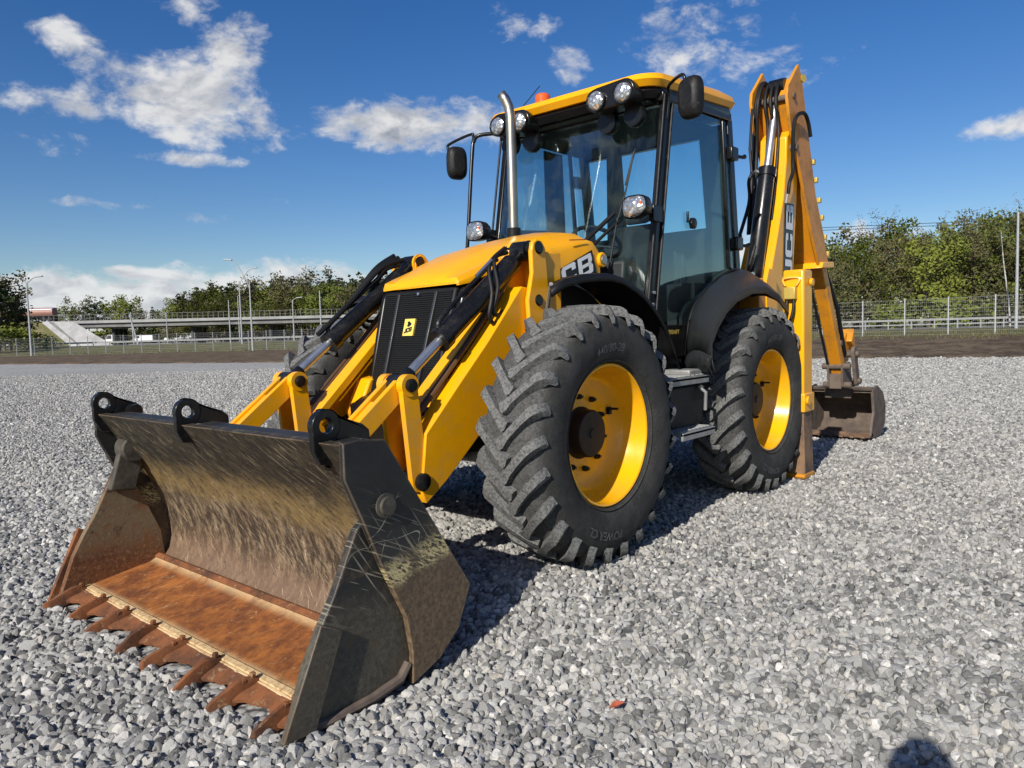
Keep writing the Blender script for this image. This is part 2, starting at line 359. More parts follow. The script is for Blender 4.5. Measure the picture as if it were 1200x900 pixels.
DIRT = groundmat('brown_dirt', (.062, .045, .033), (.20, .150, .10), .9, 5)
DIRT2 = DIRT
GRASS = groundmat('verge_grass', (.075, .085, .030), (.19, .165, .085), .35, 4)
FIELD = groundmat('rough_field', (.055, .075, .022), (.11, .12, .05), .08, 1)
ROADM = groundmat('pale_asphalt', (.20, .20, .195), (.26, .255, .25), .5, 8)
SKINM = simple('skin', (.45, .27, .19), .6); CLOTH = simple('dark_jacket', (.03, .035, .05), .9); JEAN = simple('denim', (.05, .07, .12), .9)
LEAFM = simple('dry_leaf', (.32, .06, .02), .7)

# ------------------------------------------------------------------ mesh helpers
class MB:
    def __init__(s): s.v = []; s.f = []; s.sm = []
    def add(s, vs, fs):
        o = len(s.v); s.v += [tuple(v) for v in vs]; s.f += [tuple(i+o for i in f) for f in fs]; return s
    def prism(s, pts, y0, y1):
        """polygon in x,z extruded along y"""
        n_ = len(pts)
        A = sum(pts[i][0]*pts[(i+1) % n_][1]-pts[(i+1) % n_][0]*pts[i][1] for i in range(n_))
        if A < 0: pts = pts[::-1]
        if y0 > y1: y0, y1 = y1, y0
        vs = [(x, y0, z) for x, z in pts]+[(x, y1, z) for x, z in pts]
        fs = [tuple(range(n_)), tuple(range(2*n_-1, n_-1, -1))]
        fs += [(i+n_, (i+1) % n_+n_, (i+1) % n_, i) for i in range(n_)]
        return s.add(vs, fs)
    def box(s, x0, x1, y0, y1, z0, z1):
        return s.prism([(x0, z0), (x1, z0), (x1, z1), (x0, z1)], y0, y1)
    def hexa(s, b, t):
        """bottom 4 + top 4 points"""
        return s.add(list(b)+list(t), [(3, 2, 1, 0), (4, 5, 6, 7)]+[(i, (i+1) % 4, (i+1) % 4+4, i+4) for i in range(4)])
    def beam(s, p0, p1, wd, th, up=(0, 0, 1)):
        p0 = Vector(p0); p1 = Vector(p1); d = (p1-p0).normalized(); u = Vector(up)
        a = d.cross(u)
        if a.length < 1e-4: a = d.cross(Vector((1, 0, 0)))
        a.normalize(); c = a.cross(d).normalized()
        q = [(-1, -1), (1, -1), (1, 1), (-1, 1)]
        return s.hexa([p0+a*i*wd/2+c*j*th/2 for i, j in q], [p1+a*i*wd/2+c*j*th/2 for i, j in q])
    def tube(s, pts, r, n_=10, caps=True):
        pts = [Vector(p) for p in pts]
        if len(pts) >= 4 and not isinstance(r, (list, tuple)) and r < .03 and len(pts) < 12:
            q_ = [pts[0]]+pts+[pts[-1]]; o_ = []
            for i in range(1, len(q_)-2):
                a_, b_, c_, d_ = q_[i-1:i+3]
                for k in range(5):
                    t_ = k/5; o_.append(.5*((2*b_)+(c_-a_)*t_+(2*a_-5*b_+4*c_-d_)*t_*t_+(3*b_-a_-3*c_+d_)*t_**3))
            pts = o_+[pts[-1]]
        rs = r if isinstance(r, (list, tuple)) else [r]*len(pts)
        rings = []; pv = None
        for i, p in enumerate(pts):
            d = (pts[min(i+1, len(pts)-1)]-pts[max(i-1, 0)]).normalized()
            a = d.orthogonal().normalized() if pv is None else (pv-d*pv.dot(d)).normalized()
            pv = a; c = d.cross(a)
            rings.append([p+(a*cos(2*pi*k/n_)+c*sin(2*pi*k/n_))*rs[i] for k in range(n_)])
        vs = [v for rg in rings for v in rg]; fs = []
        for i in range(len(rings)-1):
            for k in range(n_):
                fs.append((i*n_+k, i*n_+(k+1) % n_, (i+1)*n_+(k+1) % n_, (i+1)*n_+k))
        if caps: fs += [tuple(range(n_-1, -1, -1)), tuple((len(rings)-1)*n_+k for k in range(n_))]
        return s.add(vs, fs)
    def lathe(s, prof, c, axis='y', n_=48, close=False):
        """prof: (radius, offset) about axis through c"""
        vs = []
        for r, o in prof:
            for k in range(n_):
                a = 2*pi*k/n_
                if axis == 'y': vs.append((c[0]+r*cos(a), c[1]+o, c[2]+r*sin(a)))
                elif axis == 'x': vs.append((c[0]+o, c[1]+r*cos(a), c[2]+r*sin(a)))
                else: vs.append((c[0]+r*cos(a), c[1]+r*sin(a), c[2]+o))
        fs = []; m_ = len(prof)
        for i in range(m_-1+(1 if close else 0)):
            for k in range(n_):
                j = (i+1) % m_; fs.append((i*n_+k, j*n_+k, j*n_+(k+1) % n_, i*n_+(k+1) % n_))
        return s.add(vs, fs)
    def grid(s, P):
        """P: rows of points"""
        r = len(P); c = len(P[0])
        return s.add([p for row in P for p in row], [(i*c+j, i*c+j+1, (i+1)*c+j+1, (i+1)*c+j) for i in range(r-1) for j in range(c-1)])
def link(o, parent=None):
    COL.objects.link(o)
    if parent is not None: o.parent = parent
    return o
def build(name, mb, mat, parent=None, bevel=0, smooth=38, fix=True, solid=0, kind=None):
    me = bpy.data.meshes.new(name); me.from_pydata(mb.v, [], mb.f)
    if fix:
        bm = bmesh.new(); bm.from_mesh(me); bmesh.ops.recalc_face_normals(bm, faces=bm.faces); bm.to_mesh(me); bm.free()
    me.materials.append(mat)
    if smooth: me.shade_smooth(); me.set_sharp_from_angle(angle=radians(smooth))
    o = bpy.data.objects.new(name, me); link(o, parent)
    if solid:
        md = o.modifiers.new('solid', 'SOLIDIFY'); md.thickness = solid; md.offset = 0
    if bevel:
        md = o.modifiers.new('bevel', 'BEVEL'); md.width = bevel; md.segments = 2; md.limit_method = 'ANGLE'; md.angle_limit = radians(35)
    if kind: o['kind'] = kind
    return o
def empty(name, loc=(0, 0, 0), rz=0, parent=None):
    o = bpy.data.objects.new(name, None); link(o, parent); o.location = loc; o.rotation_euler = (0, 0, rz); o.empty_display_size = .3; return o
def tag(o, label=None, cat=None, group=None, kind=None):
    if label: o['label'] = label
    if cat: o['category'] = cat
    if group: o['group'] = group
    if kind: o['kind'] = kind
    return o
def textmesh(txt, size=1):
    c = bpy.data.curves.new('lettering', 'FONT'); c.body = txt; c.size = size; c.extrude = 0; c.offset = .012*size
    c.align_x = 'CENTER'; o = bpy.data.objects.new('lettering', c); COL.objects.link(o)
    dg = bpy.context.evaluated_depsgraph_get(); me = bpy.data.meshes.new_from_object(o.evaluated_get(dg))
    vs = [v.co.copy() for v in me.vertices]; fs = [tuple(p.vertices) for p in me.polygons]
    bpy.data.objects.remove(o); bpy.data.curves.remove(c); bpy.data.meshes.remove(me)
    return vs, fs
def letters(name, txt, fn, mat, parent, size=1):
    vs, fs = textmesh(txt, size); mb = MB(); mb.add([fn(v.x, v.y) for v in vs], fs)
    return build(name, mb, mat, parent, smooth=0, fix=False)
# blocky italic logo letters in a unit-high box (convex pieces)
def _B():
    return [[(0, 0), (.2, 0), (.2, 1), (0, 1)], [(.2, 0), (.66, 0), (.72, .05), (.72, .19), (.2, .19)], [(.2, .41), (.66, .41), (.66, .59), (.2, .59)],
            [(.2, .81), (.70, .81), (.70, .96), (.64, 1), (.2, 1)], [(.52, .19), (.72, .19), (.74, .30), (.72, .41), (.66, .50), (.52, .41)], [(.52, .59), (.66, .50), (.72, .62), (.72, .81), (.52, .81)]]
def _C():
    return [[(0, .15), (.20, .2), (.20, .8), (0, .85)], [(0, .15), (.08, 0), (.62, 0), (.70, .12), (.68, .2), (.2, .2)], [(0, .85), (.2, .8), (.68, .8), (.72, .88), (.64, 1), (.08, 1)],
            [(.5, .2), (.70, .2), (.70, .36), (.5, .36)], [(.5, .64), (.70, .64), (.70, .8), (.5, .8)]]
def _J():
    return [[(.34, .2), (.54, .2), (.54, 1), (.34, 1)], [(0, 0), (.46, 0), (.54, .12), (.54, .2), (0, .2)], [(0, .2), (.2, .2), (.2, .34), (0, .34)]]
def logo(name, fn, mat, parent):
    mb = MB(); x0 = 0
    for L, wd in ((_J(), .62), (_C(), .82), (_B(), .8)):
        for poly in L: mb.add([fn(x0+a, b_) for a, b_ in poly], [tuple(range(len(poly)))])
        x0 += wd
    return build(name, mb, mat, parent, smooth=0, fix=False)
LOGOW = 2.16

# ================================================================== the backhoe loader (x forward, y to its left, z up)
ML = empty('backhoe_loader')
tag(ML, 'yellow and black backhoe loader with muddy front shovel resting on the gravel', 'backhoe loader')

# ---- wheels
def ring_attr(o, nverts_base, total):
    a = o.data.attributes.new('lug', 'FLOAT', 'POINT')
    for i in range(total): a.data[i].value = 0.0 if i < nverts_base else 1.0
def make_wheel(cx, cz, side, phase, parent):
    W = empty('wheel', (cx, side*.97, cz), parent=parent)
    s = side
    # tyre carcass (profile r, y), y outward
    prof = [(.384, .10), (.389, .150), (.402, .172), (.44, .195), (.50, .208), (.56, .206), (.61, .190), (.645, .160), (.662, .12), (.670, .06), (.672, 0),
            (.670, -.06), (.662, -.12), (.645, -.160), (.61, -.19), (.56, -.206), (.50, -.208), (.44, -.195), (.402, -.172), (.384, -.10)]
    mb = MB(); mb.lathe([(r, s*o) for r, o in prof], (0, 0, 0), 'y', 96)
    nb = len(mb.v)
    N = 25
    for sd in (-1, 1):
        for k in range(N):
            th0 = phase+2*pi*(k+(0 if sd > 0 else .5))/N
            sec = []
            T = [0, .06, .14, .30, .5, .7, .86, .96, 1.03, 1.10]
            for t_ in T:
                yy = -.028+.215*min(t_, 1.0)+(.012*max(0, t_-1)/.1)
                th = th0+.30*(max(0, t_-.10))**.92 if t_ > .1 else th0+.02*(.1-t_)
                rtop = .707-.006*(abs(yy)/.19)**2 if t_ <= .9 else .707-.006-((t_-.9)/.2)**1.5*.075
                rb = .655-.03*max(0, t_-.6) if t_ <= .96 else .60
                wd = .0235 if t_ > .2 else .031
                if t_ == 0: wd = .022
                wd *= (1.12 if t_ > .85 else 1)
                da = wd/.70
                # cross direction mixes angle and y so the bar keeps its width
                dy = wd*.42
                sec.append([(rb, th-da*1.15, yy+dy*1.15), (rtop, th-da*.85, yy+dy*.85), (rtop, th+da*.85, yy-dy*.85), (rb, th+da*1.15, yy-dy*1.15)])
            vs = [(r*cos(a), sd*y_, r*sin(a)) for q in sec for r, a, y_ in q]
            fs = []
            for i in range(len(sec)-1):
                for j in range(3): fs.append((i*4+j, i*4+j+1, (i+1)*4+j+1, (i+1)*4+j))
            fs += [(0, 3, 2, 1), tuple((len(sec)-1)*4+j for j in range(4))]
            mb.add(vs, fs)
    # sidewall rings
    n_l = len(mb.v)
    for rr in (.405, .43): mb.lathe([(rr-.006, s*(.176 if rr < .5 else .199)), (rr, s*(.184 if rr < .5 else .210)), (rr+.006, s*(.179 if rr < .5 else .203))], (0, 0, 0), 'y', 96)
    ty = build('tyre', mb, RUB, W, smooth=32)
    a = ty.data.attributes.new('lug', 'FLOAT', 'POINT')
    vals = [(.42 if sqrt(v_[0]**2+v_[2]**2) > .635 else .06) for v_ in mb.v[:nb]]+[1.0]*(n_l-nb)+[.15]*(len(mb.v)-n_l)
    a.data.foreach_set('value', vals)
    # raised lettering on the sidewall
    if s > 0:
        def arc(rr, a0, flip):
            def fn(x, y_):
                a_ = a0+x/rr; r_ = rr+y_
                yy = .2095-.9*(max(0, abs(r_-.52)-.02))**1.5
                return (r_*cos(a_), yy+.004, r_*sin(a_))
            return fn
        LM = simple('tyre_lettering', (.12, .12, .115), .8)
        letters('lettering', '440/80-28', arc(.455, pi/2-.10, False), LM, ty, .062)
        letters('lettering', 'POWER CL', arc(.515, -pi/2+.25, True), LM, ty, .062)
    # rim
    rp = [(.384, .145), (.389, .158), (.383, .164), (.374, .160), (.369, .140), (.362, .110), (.352, .07), (.340, .03), (.325, .0), (.304, -.02), (.262, -.032), (.20, -.036), (.001, -.036)]
    mb = MB(); mb.lathe([(r, s*o) for r, o in rp], (0, 0, 0), 'y', 72)
    rm = build('rim', mb, RIMY, W, smooth=40, fix=False)
    # back of the rim
    mb = MB(); mb.lathe([(.36, s*-.14), (.34, s*-.10), (.31, s*-.05), (.25, s*-.075), (.001, s*-.075)], (0, 0, 0), 'y', 48); build('rim_back', mb, RIMY, W, fix=False)
    # hub
    mb = MB(); mb.lathe([(r, s*o) for r, o in [(.150, -.066), (.146, -.03), (.134, -.02), (.132, .035), (.124, .047), (.030, .049), (.026, .055), (.001, .055)]], (0, 0, 0), 'y', 40)
    hb = build('hub', mb, HOSE, W, smooth=40, fix=False)
    for k in range(10):
        a_ = 2*pi*k/10+.2; mb = MB(); mb.lathe([(.017, s*-.04), (.017, s*-.012), (.011, s*-.009), (.009, s*.004), (.001, s*.004)], (.205*cos(a_), 0, .205*sin(a_)), 'y', 6)
        build('wheel_nut', mb, BLK, W, smooth=0, fix=False)
    mb = MB(); mb.tube([(.27*cos(2.75), s*-.03, .27*sin(2.75)), (.29*cos(2.75), s*.01, .29*sin(2.75)), (.29*cos(2.75), s*.04, .29*sin(2.75))], .007, 8); mb.tube([(.285*cos(2.75), s*-.02, .285*sin(2.75)+.012), (.285*cos(2.75), s*-.02, .285*sin(2.75)-.03)], .018, 6)
    build('tyre_valve', mb, BLK, W)
    return W
make_wheel(0, .69, 1, .04, ML); make_wheel(-2.21, .69, 1, .15, ML)
make_wheel(0, .69, -1, .1, ML); make_wheel(-2.21, .69, -1, .2, ML)
# tiny note: wheels share one design on this machine

GUARD = PLAD = paint('matt_shaded_black_plastic', (.009, .009, .0095), dust=(.06, .058, .053), amt=.35, rough=.5, coat=0, spec=.25)  # darker black plastic: shade under the front mudguard is put into the colour
# ---- chassis
mb = MB(); mb.prism([(.62, .55), (.62, .86), (.45, .95), (-2.7, .95), (-2.7, .55)], -.30, .30); build('chassis', mb, BLK, ML, .01)
for x in (0, -2.21):
    mb = MB(); mb.tube([(x, -.82, .69), (x, -.35, .66), (x, -.16, .62), (x, .16, .62), (x, .35, .66), (x, .82, .69)], [.12, .09, .17, .17, .09, .12], 16); build('axle', mb, BLK, ML)
for s in (1, -1): mb = MB(); mb.box(-.75, -1.55, s*.30, s*.74, .62, 1.15); build('chassis_side_panel', mb, PLA, ML, .02)
mb = MB(); mb.prism([(-.84, .63), (-.86, .89), (-1.31, .89), (-1.36, .80), (-1.34, .63), (-1.28, .58), (-.90, .58)], .70, 1.01); tk = build('fuel_tank', mb, GUARD, ML, .03)
mb = MB(); mb.tube([(-1.25, 1.02, .86), (-1.27, 1.06, .82), (-1.28, 1.05, .70)], .012, 8); build('tank_handle', mb, ALU, tk)
def step(x0, x1, y0, y1, z, name='step'):
    mb = MB(); mb.box(x0, x1, y0, y1, z-.022, z-.004)
    mb.box(x0, x1, y1-.02, y1, z-.05, z)
    for k in range(9):
        xx = x1+(x0-x1)*(k+.5)/9; mb.box(xx-.008, xx+.008, y0+.01, y1-.03, z-.004, z+.008)
    for k in range(4):
        yy = y0+(y1-y0)*(k+.5)/4; mb.box(x1+.02, x0-.02, yy-.006, yy+.006, z-.006, z+.005)
    return build(name, mb, ALU, ML, .003)
step(-.80, -1.34, .80, 1.05, .935); step(-.80, -1.24, .86, 1.14, .60)
mb = MB(); mb.box(-1.16, -1.34, .80, 1.0, .935, .975); build('step_pad', mb, ALU, ML, .01)
for xx in (-.86, -1.2): mb = MB(); mb.beam((xx, .88, .6), (xx-.03, .86, .70), .03, .05); build('step_bracket', mb, BLK, ML)

# ---- mudguards
for s in (1, -1):
    outl = [(.185, 1.485), (.06, 1.540), (-.10, 1.570), (-.27, 1.585), (-.40, 1.588), (-.53, 1.570), (-.66, 1.528), (-.76, 1.485), (-.86, 1.425), (-.97, 1.34), (-1.07, 1.24), (-1.14, 1.14), (-1.20, 1.02)]
    innl = [(-.30, 1.545), (-.33, 1.56), (-.36, 1.575), (-.40, 1.585), (-.46, 1.588), (-.55, 1.570), (-.66, 1.530), (-.76, 1.485), (-.86, 1.425), (-.97, 1.34), (-1.07, 1.24), (-1.14, 1.14), (-1.20, 1.02)]
    rows = []
    for (a, b_), (c, d_) in zip(innl, outl):
        rows.append([(a+(c-a)*t_, s*(.52+.37*t_), b_+(d_-b_)*t_) for t_ in (0, .3, .6, .9)]+[(c, s*.892, d_-.006), (c+.004, s*.90, d_-.02), (c, s*.90, d_-.045)])
    mb = MB(); mb.grid(rows); fg = build('front_mudguard', mb, GUARD, ML, 0, 50, solid=.012)
    mb = MB(); mb.prism([(-.28, 1.50), (-.42, 1.57), (-.66, 1.51), (-.86, 1.40), (-1.07, 1.21), (-1.18, 1.02), (-1.0, .90), (-.30, .90)], s*.515, s*.535); build('wheel_arch_panel', mb, GUARD, ML)
    mb = MB(); mb.tube([(-.20, s*.55, 1.10), (-.12, s*.62, 1.36), (.06, s*.80, 1.52)], .012, 8); build('mudguard_stay', mb, ALU, fg)
    mb = MB(); mb.tube([(-.28, s*.46, 1.15), (-.26, s*.47, 1.46)], .05, 14); build('filter_canister', mb, RED, ML)
    ins = [(-1.50, .93), (-1.56, 1.04), (-1.58, 1.16), (-1.62, 1.30), (-1.72, 1.42), (-1.93, 1.55), (-2.15, 1.64), (-2.42, 1.70), (-2.64, 1.64), (-2.72, 1.5)]
    outs = [(-1.22, .96), (-1.17, 1.07), (-1.165, 1.19), (-1.26, 1.30), (-1.39, 1.40), (-1.55, 1.475), (-1.81, 1.535), (-2.06, 1.545), (-2.30, 1.49), (-2.50, 1.39)]
    rows = []
    for (a, b_), (c, d_) in zip(ins, outs):
        row = []
        for t_ in (0, .2, .45, .7, .9, 1.0):
            bul = .055*sin(pi*t_)
            x = a+(c-a)*t_; z = b_+(d_-b_)*t_+bul*.9; y_ = .76+.39*t_
            row.append((x+bul*.5, s*y_, z))
        row.append((row[-1][0]-.02, s*1.145, row[-1][2]-.05)); rows.append(row)
    mb = MB(); mb.grid(rows[1:]); g = build('rear_mudguard', mb, PLA, ML, 0, 50, solid=.014)
    mb = MB(); mb.grid(rows[:2]); mb.grid([[(x-.03, y_*.97, z-.02) for x, y_, z in r] for r in rows[:2]]); build('lower_guard', mb, PLA, g, 0, 50, solid=.012)
    mb = MB(); mb.tube([(x, s*.765, z+.012) for x, z in ins[1:]], .012, 8); build('guard_seal', mb, HOSE, g)

# ---- bonnet
def hood():
    # stations: x, half width at the lower edge, z lower edge, z crease, z top centre
    ST = [(.325, .325, 1.535, 1.552, 1.56), (.315, .335, 1.535, 1.575, 1.585), (.25, .345, 1.548, 1.60, 1.635), (.10, .36, 1.60, 1.655, 1.715), (-.08, .38, 1.668, 1.71, 1.79), (-.32, .405, 1.60, 1.755, 1.86),
          (-.57, .42, 1.50, 1.80, 1.915), (-.79, .43, 1.44, 1.84, 1.955), (-.90, .435, 1.43, 1.85, 1.955), (-.97, .43, 1.43, 1.80, 1.90)]
    rows = []
    for x, wd, zl, zc, zt in ST:
        r = []
        hl = [(wd, zl), (wd, (zl+zc)/2), (wd-.002, zc-.02), (wd-.018, zc+.008), (wd-.09, zc+.35*(zt-zc)), (wd*.62, zc+.75*(zt-zc)), (wd*.3, zt-.01), (0, zt)]
        for y_, z in hl: r.append((x, y_, z))
        for y_, z in hl[-2::-1]: r.append((x, -y_, z))
        rows.append(r)
    mb = MB(); mb.grid(rows); c = len(rows[0])
    mb.add(rows[0], [tuple(range(c))])
    return mb
HD = build('bonnet', hood(), YEL, ML, 0, 35, solid=0)
mb = MB(); mb.prism([(-.62, 1.845), (-.80, 1.862), (-.80, 1.868), (-.62, 1.852)], .428, .438)
build('bonnet_stripe', mb, RED, HD, smooth=0)
# side decal: black field with slanted letters (on the bonnet side plane)
def yside(x): return .405+(.435-.405)*min(1, max(0, (-.32-x)/.55))+.004
dp = [(-.385, 1.60), (-.86, 1.80), (-.925, 1.62), (-.90, 1.47), (-.60, 1.45), (-.34, 1.50)]
mb = MB(); mb.add([(x, yside(x)+.003, z) for x, z in dp], [tuple(range(len(dp)))]); dc = build('bonnet_decal', mb, DEC, HD, smooth=0)
def hoodlogo(u, v):
    # baseline climbs to the rear
    k = .165
    ax, az_ = -.385, .165      # along one letter-height unit
    x = -.42 - u*.207 + v*.022; z = 1.482 + u*.080 + v*.128
    return (x, yside(x)+.007, z)
logo('lettering', hoodlogo, WHT, dc)
mb = MB(); mb.lathe([(.052, 0), (.052, .012), (.045, .02), (.036, .02), (.034, .008), (.001, .008)], (-.985, .43, 1.74), 'y', 24); build('bonnet_cap', mb, RIMY, HD)
mb = MB(); mb.lathe([(.030, .008), (.030, .03), (.001, .032)], (-.985, .43, 1.74), 'y', 20); build('bonnet_latch', mb, CHR, HD)
# engine bay sides and front grille
mb = MB(); mb.prism([(.29, 1.53), (.10, 1.60), (-.08, 1.66), (-.9, 1.5), (-.9, .9), (.38, .9)], -.30, .30); build('engine_bay', mb, DRK, ML, .01)
mb = MB()
G = [(.318, 1.53), (.50, .91)]
mb.hexa([(.50, -.29, .91), (.50, .29, .91), (.44, .29, .90), (.44, -.29, .90)], [(.318, -.318, 1.53), (.318, .318, 1.53), (.26, .318, 1.53), (.26, -.318, 1.53)])
GR = build('grille', mb, GUARD, ML, .015)
mb = MB()
for s in (-1, 1):
    mb.hexa([(.517, s*.15-.012, .93), (.517, s*.15+.012, .93), (.49, s*.15+.012, .93), (.49, s*.15-.012, .93)], [(.338, s*.165-.012, 1.51), (.338, s*.165+.012, 1.51), (.31, s*.165+.012, 1.51), (.31, s*.165-.012, 1.51)])
build('grille_rib', mb, PLA, GR, .006)
for k in range(46):
    t_ = (k+.5)/46; z = .93+.58*t_; x = .50+(.318-.50)*(z-.91)/.62
    mb = MB(); mb.box(x-.002, x+.007, -.275-.02*t_, .275+.02*t_, z-.0022, z+.0022)
    o = build('grille_bar', mb, HOSE, GR, smooth=0)
mb = MB(); mb.tube([(.335, .02, 1.50), (.348, .02, 1.502)], .009, 10); build('grille_catch', mb, CHR, GR)
def gp(y_, z, off=.008):
    return (.50+(.318-.50)*(z-.91)/.62+off, y_, z)
mb = MB(); q = [gp(-.015+a, z, .014) for a, z in ((-.045, 1.255), (.045, 1.255), (.045, 1.355), (-.045, 1.355))]; q2 = [(x-.016, y_, z) for x, y_, z in q]; mb.hexa(q2, q); LP = build('badge', mb, BADGE, GR, smooth=0)
logo('lettering', lambda u, v: gp(-.015-.032+u*.029, 1.270+v*.026+u*.006, .018), DEC, LP)
# generic round emblem above the letters
mb = MB(); mb.add([gp(-.015+.022*cos(a)*(.7+.3*cos(3*a)), 1.325+.016*sin(a), .018) for a in [2*pi*k/18 for k in range(18)]], [tuple(range(18))]); build('badge_emblem', mb, DEC, LP, smooth=0, fix=False)
for s in (-1, 1):
    mb = MB(); mb.prism([(.30, 1.50), (.08, 1.57), (-.1, 1.60), (-.16, 1.10), (.42, .95)], s*.31, s*.335); build('engine_side_panel', mb, PLA, ML, .004)
for s in (-1, 1):
    mb = MB(); mb.tube([(.28, s*.335, 1.50), (.30, s*.345, 1.44), (.42, s*.33, 1.00), (.43, s*.33, .93)], .028, 14); build('intake_pipe', mb, BLK, ML)
    mb = MB(); mb.tube([(.20, s*.375, 1.47), (.24, s*.372, 1.38), (.34, s*.365, 1.00)], .012, 10); build('engine_hose', mb, HOSE, ML)
# front frame cross member and yellow nose brackets
mb = MB(); mb.box(.36, .60, -.36, .36, .62, .86); build('front_bumper', mb, BLK, ML, .02)
for s in (-1, 1):
    mb = MB(); mb.prism([(.42, .70), (.56, .70), (.60, .80), (.50, 1.0), (.38, 1.02)], s*.27, s*.40)
    build('nose_bracket', mb, YEL, ML, .012)
# exhaust stack
mb = MB(); mb.tube([(-.79, -.2, 1.80), (-.80, -.2, 1.97), (-.80, -.2, 2.70), (-.80, -.2, 2.80), (-.795, -.210, 2.87), (-.780, -.228, 2.925), (-.762, -.252, 2.965)], .034, 20, caps=False)
build('exhaust_pipe', mb, SST, ML, solid=.004)
mb = MB(); mb.tube([(-.80, -.2, 1.95), (-.80, -.2, 2.01)], .052, 20); build('exhaust_collar', mb, BLK, ML)

# ---- loader arms, towers, levers, rams (both sides)
PA = (.92, 1.01); PB = (.875, .50); TT = (-.06, 1.745); TP = (-.05, 1.44)
def rot_plate(mb, pts, y0, y1): mb.prism(pts, y0, y1)
def capsule(p, q, r0, r1, n_=8):
    """outline of a link plate between two eyes"""
    a = atan2(q[1]-p[1], q[0]-p[0]); o = []
    for k in range(n_+1): t_ = a+pi/2+pi*k/n_; o.append((p[0]+r0*cos(t_), p[1]+r0*sin(t_)))
    for k in range(n_+1): t_ = a-pi/2+pi*k/n_; o.append((q[0]+r1*cos(t_), q[1]+r1*sin(t_)))
    return o
def pin(x, z, y0, y1, r, mat, parent, name='pivot_pin'):
    mb = MB(); mb.lathe([(.001, y0), (r*.8, y0), (r, y0+.006), (r, y1-.006), (r*.8, y1), (.001, y1)], (x, 0, z), 'y', 20)
    return build(name, mb, mat, parent, smooth=35)
for s in (1, -1):
    AR = None
    mb = MB()
    mb.prism([(.845, .405), (.875, .47), (.835, .76), (.60, .985), (.36, 1.21), (.06, 1.52), (-.10, 1.50), (-.12, 1.34), (-.02, 1.12), (.16, .92), (.45, .70), (.70, .50)], s*.475, s*.585)
    AR = build('loader_arm', mb, YEL, ML, .006)
    # top flange and the pipes that run along it
    def along(off, y_, r, nm, mat):
        P_ = [(.80, .80), (.60, .985), (.36, 1.21), (.08, 1.50), (.0, 1.58)]
        mb = MB(); mb.tube([(x+off*.65, s*y_, z+off*.75) for x, z in P_], r, 8); build(nm, mb, mat, AR)
    along(.035, .492, .012, 'arm_pipe', PIPE); along(.03, .462, .011, 'arm_pipe', PIPE)
    mb = MB(); mb.beam((.83, s*.40, .79), (.20, s*.40, 1.36), .10, .05); build('inner_flange', mb, YEL, AR, .006)
    pin(PB[0]-.01, PB[1]+.02, min(s*.44, s*.60), max(s*.44, s*.60), .045, BLK, AR)
    # tower plates
    TW = [(.035, 1.30), (.045, 1.44), (.00, 1.60), (.005, 1.72), (-.01, 1.775), (-.045, 1.795), (-.09, 1.785), (-.125, 1.745), (-.14, 1.60), (-.155, 1.40), (-.17, .80), (.06, .80), (.05, 1.1)]
    mb = MB(); mb.prism(TW, s*.592, s*.622); tw = build('loader_tower', mb, YEL, ML, .008)
    mb = MB(); mb.prism([(x-.02, z) for x, z in TW], s*.40, s*.43); build('tower_plate', mb, YEL, tw, .008)
    mb = MB(); mb.box(-.145, -.30, s*.40, s*.60, .80, 1.73); build('tower_post', mb, YEL, tw, .01)
    pin(TT[0], TT[1], min(s*.39, s*.632), max(s*.39, s*.632), .038, BLK, tw); pin(TP[0], TP[1], min(s*.39, s*.632), max(s*.39, s*.632), .034, BLK, tw)
    # tilt ram
    y_ = s*.49
    b0 = Vector((-.07, y_, 1.735)); b1 = Vector((.63, y_, 1.215)); e = Vector((PA[0], y_, PA[1]))
    b1 = b0+(e-b0)*((b1-b0).length/(e-b0).length)
    RM = empty('tilt_ram', tuple(b0), parent=ML)
    def L(v): return tuple(Vector(v)-b0)
    d = (e-b0).normalized()
    mb = MB(); mb.tube([L(b0), L(b0+d*.12), L(b0+d*.13), L(b1-d*.06), L(b1-d*.06), L(b1)], [.035, .05, .058, .058, .066, .066], 20); bar = build('barrel', mb, BLK, RM)
    mb = MB(); mb.tube([L(b1), L(e-d*.07)], .027, 16); build('rod', mb, CHR, RM)
    mb = MB(); mb.lathe([(.001, -.045), (.055, -.045), (.055, .045), (.001, .045)], L(e), 'y', 20); mb.tube([L(e-d*.10), L(e-d*.04)], .034, 12); build('rod_eye', mb, BLK, RM)
    mb = MB(); mb.lathe([(.001, -.055), (.06, -.055), (.06, .055), (.001, .055)], L(b0), 'y', 20); build('barrel_eye', mb, BLK, RM)
    nrm = Vector((d.z, 0, -d.x)); nrm = -nrm if nrm.z < 0 else nrm
    mb = MB(); mb.tube([L(b0+d*.22+nrm*.085), L(b0+d*.30+nrm*.095), L(b1-d*.12+nrm*.09), L(b1-d*.04+nrm*.06)], .013, 8); build('feed_pipe', mb, BLK, bar)
    if s > 0:
        mb = MB(); mb.tube([L(b0+d*.26+nrm*.11), L(b0+d*.42+nrm*.11)], .010, 8); build('pipe_clamp', mb, CHR, bar)
    for q, (r0, r1) in enumerate(((.05, .30), (.08, .36))):
        mb = MB(); mb.tube([L(b0+d*.12+nrm*(.07+q*.03)), L(b0+d*(.24+q*.05)+nrm*.10), L(b0+d*(.38+q*.06)+Vector((0, s*.07, .0))), L(b0+d*(.44+q*.04)+Vector((0, s*.075, -.10))), L(b0+d*(.34+q*.05)+Vector((0, s*.06, -.17-q*.02))), L(b0+d*.20+Vector((0, s*.04, -.16)))], .0125, 8)
        build('hydraulic_hose', mb, HOSE, RM)
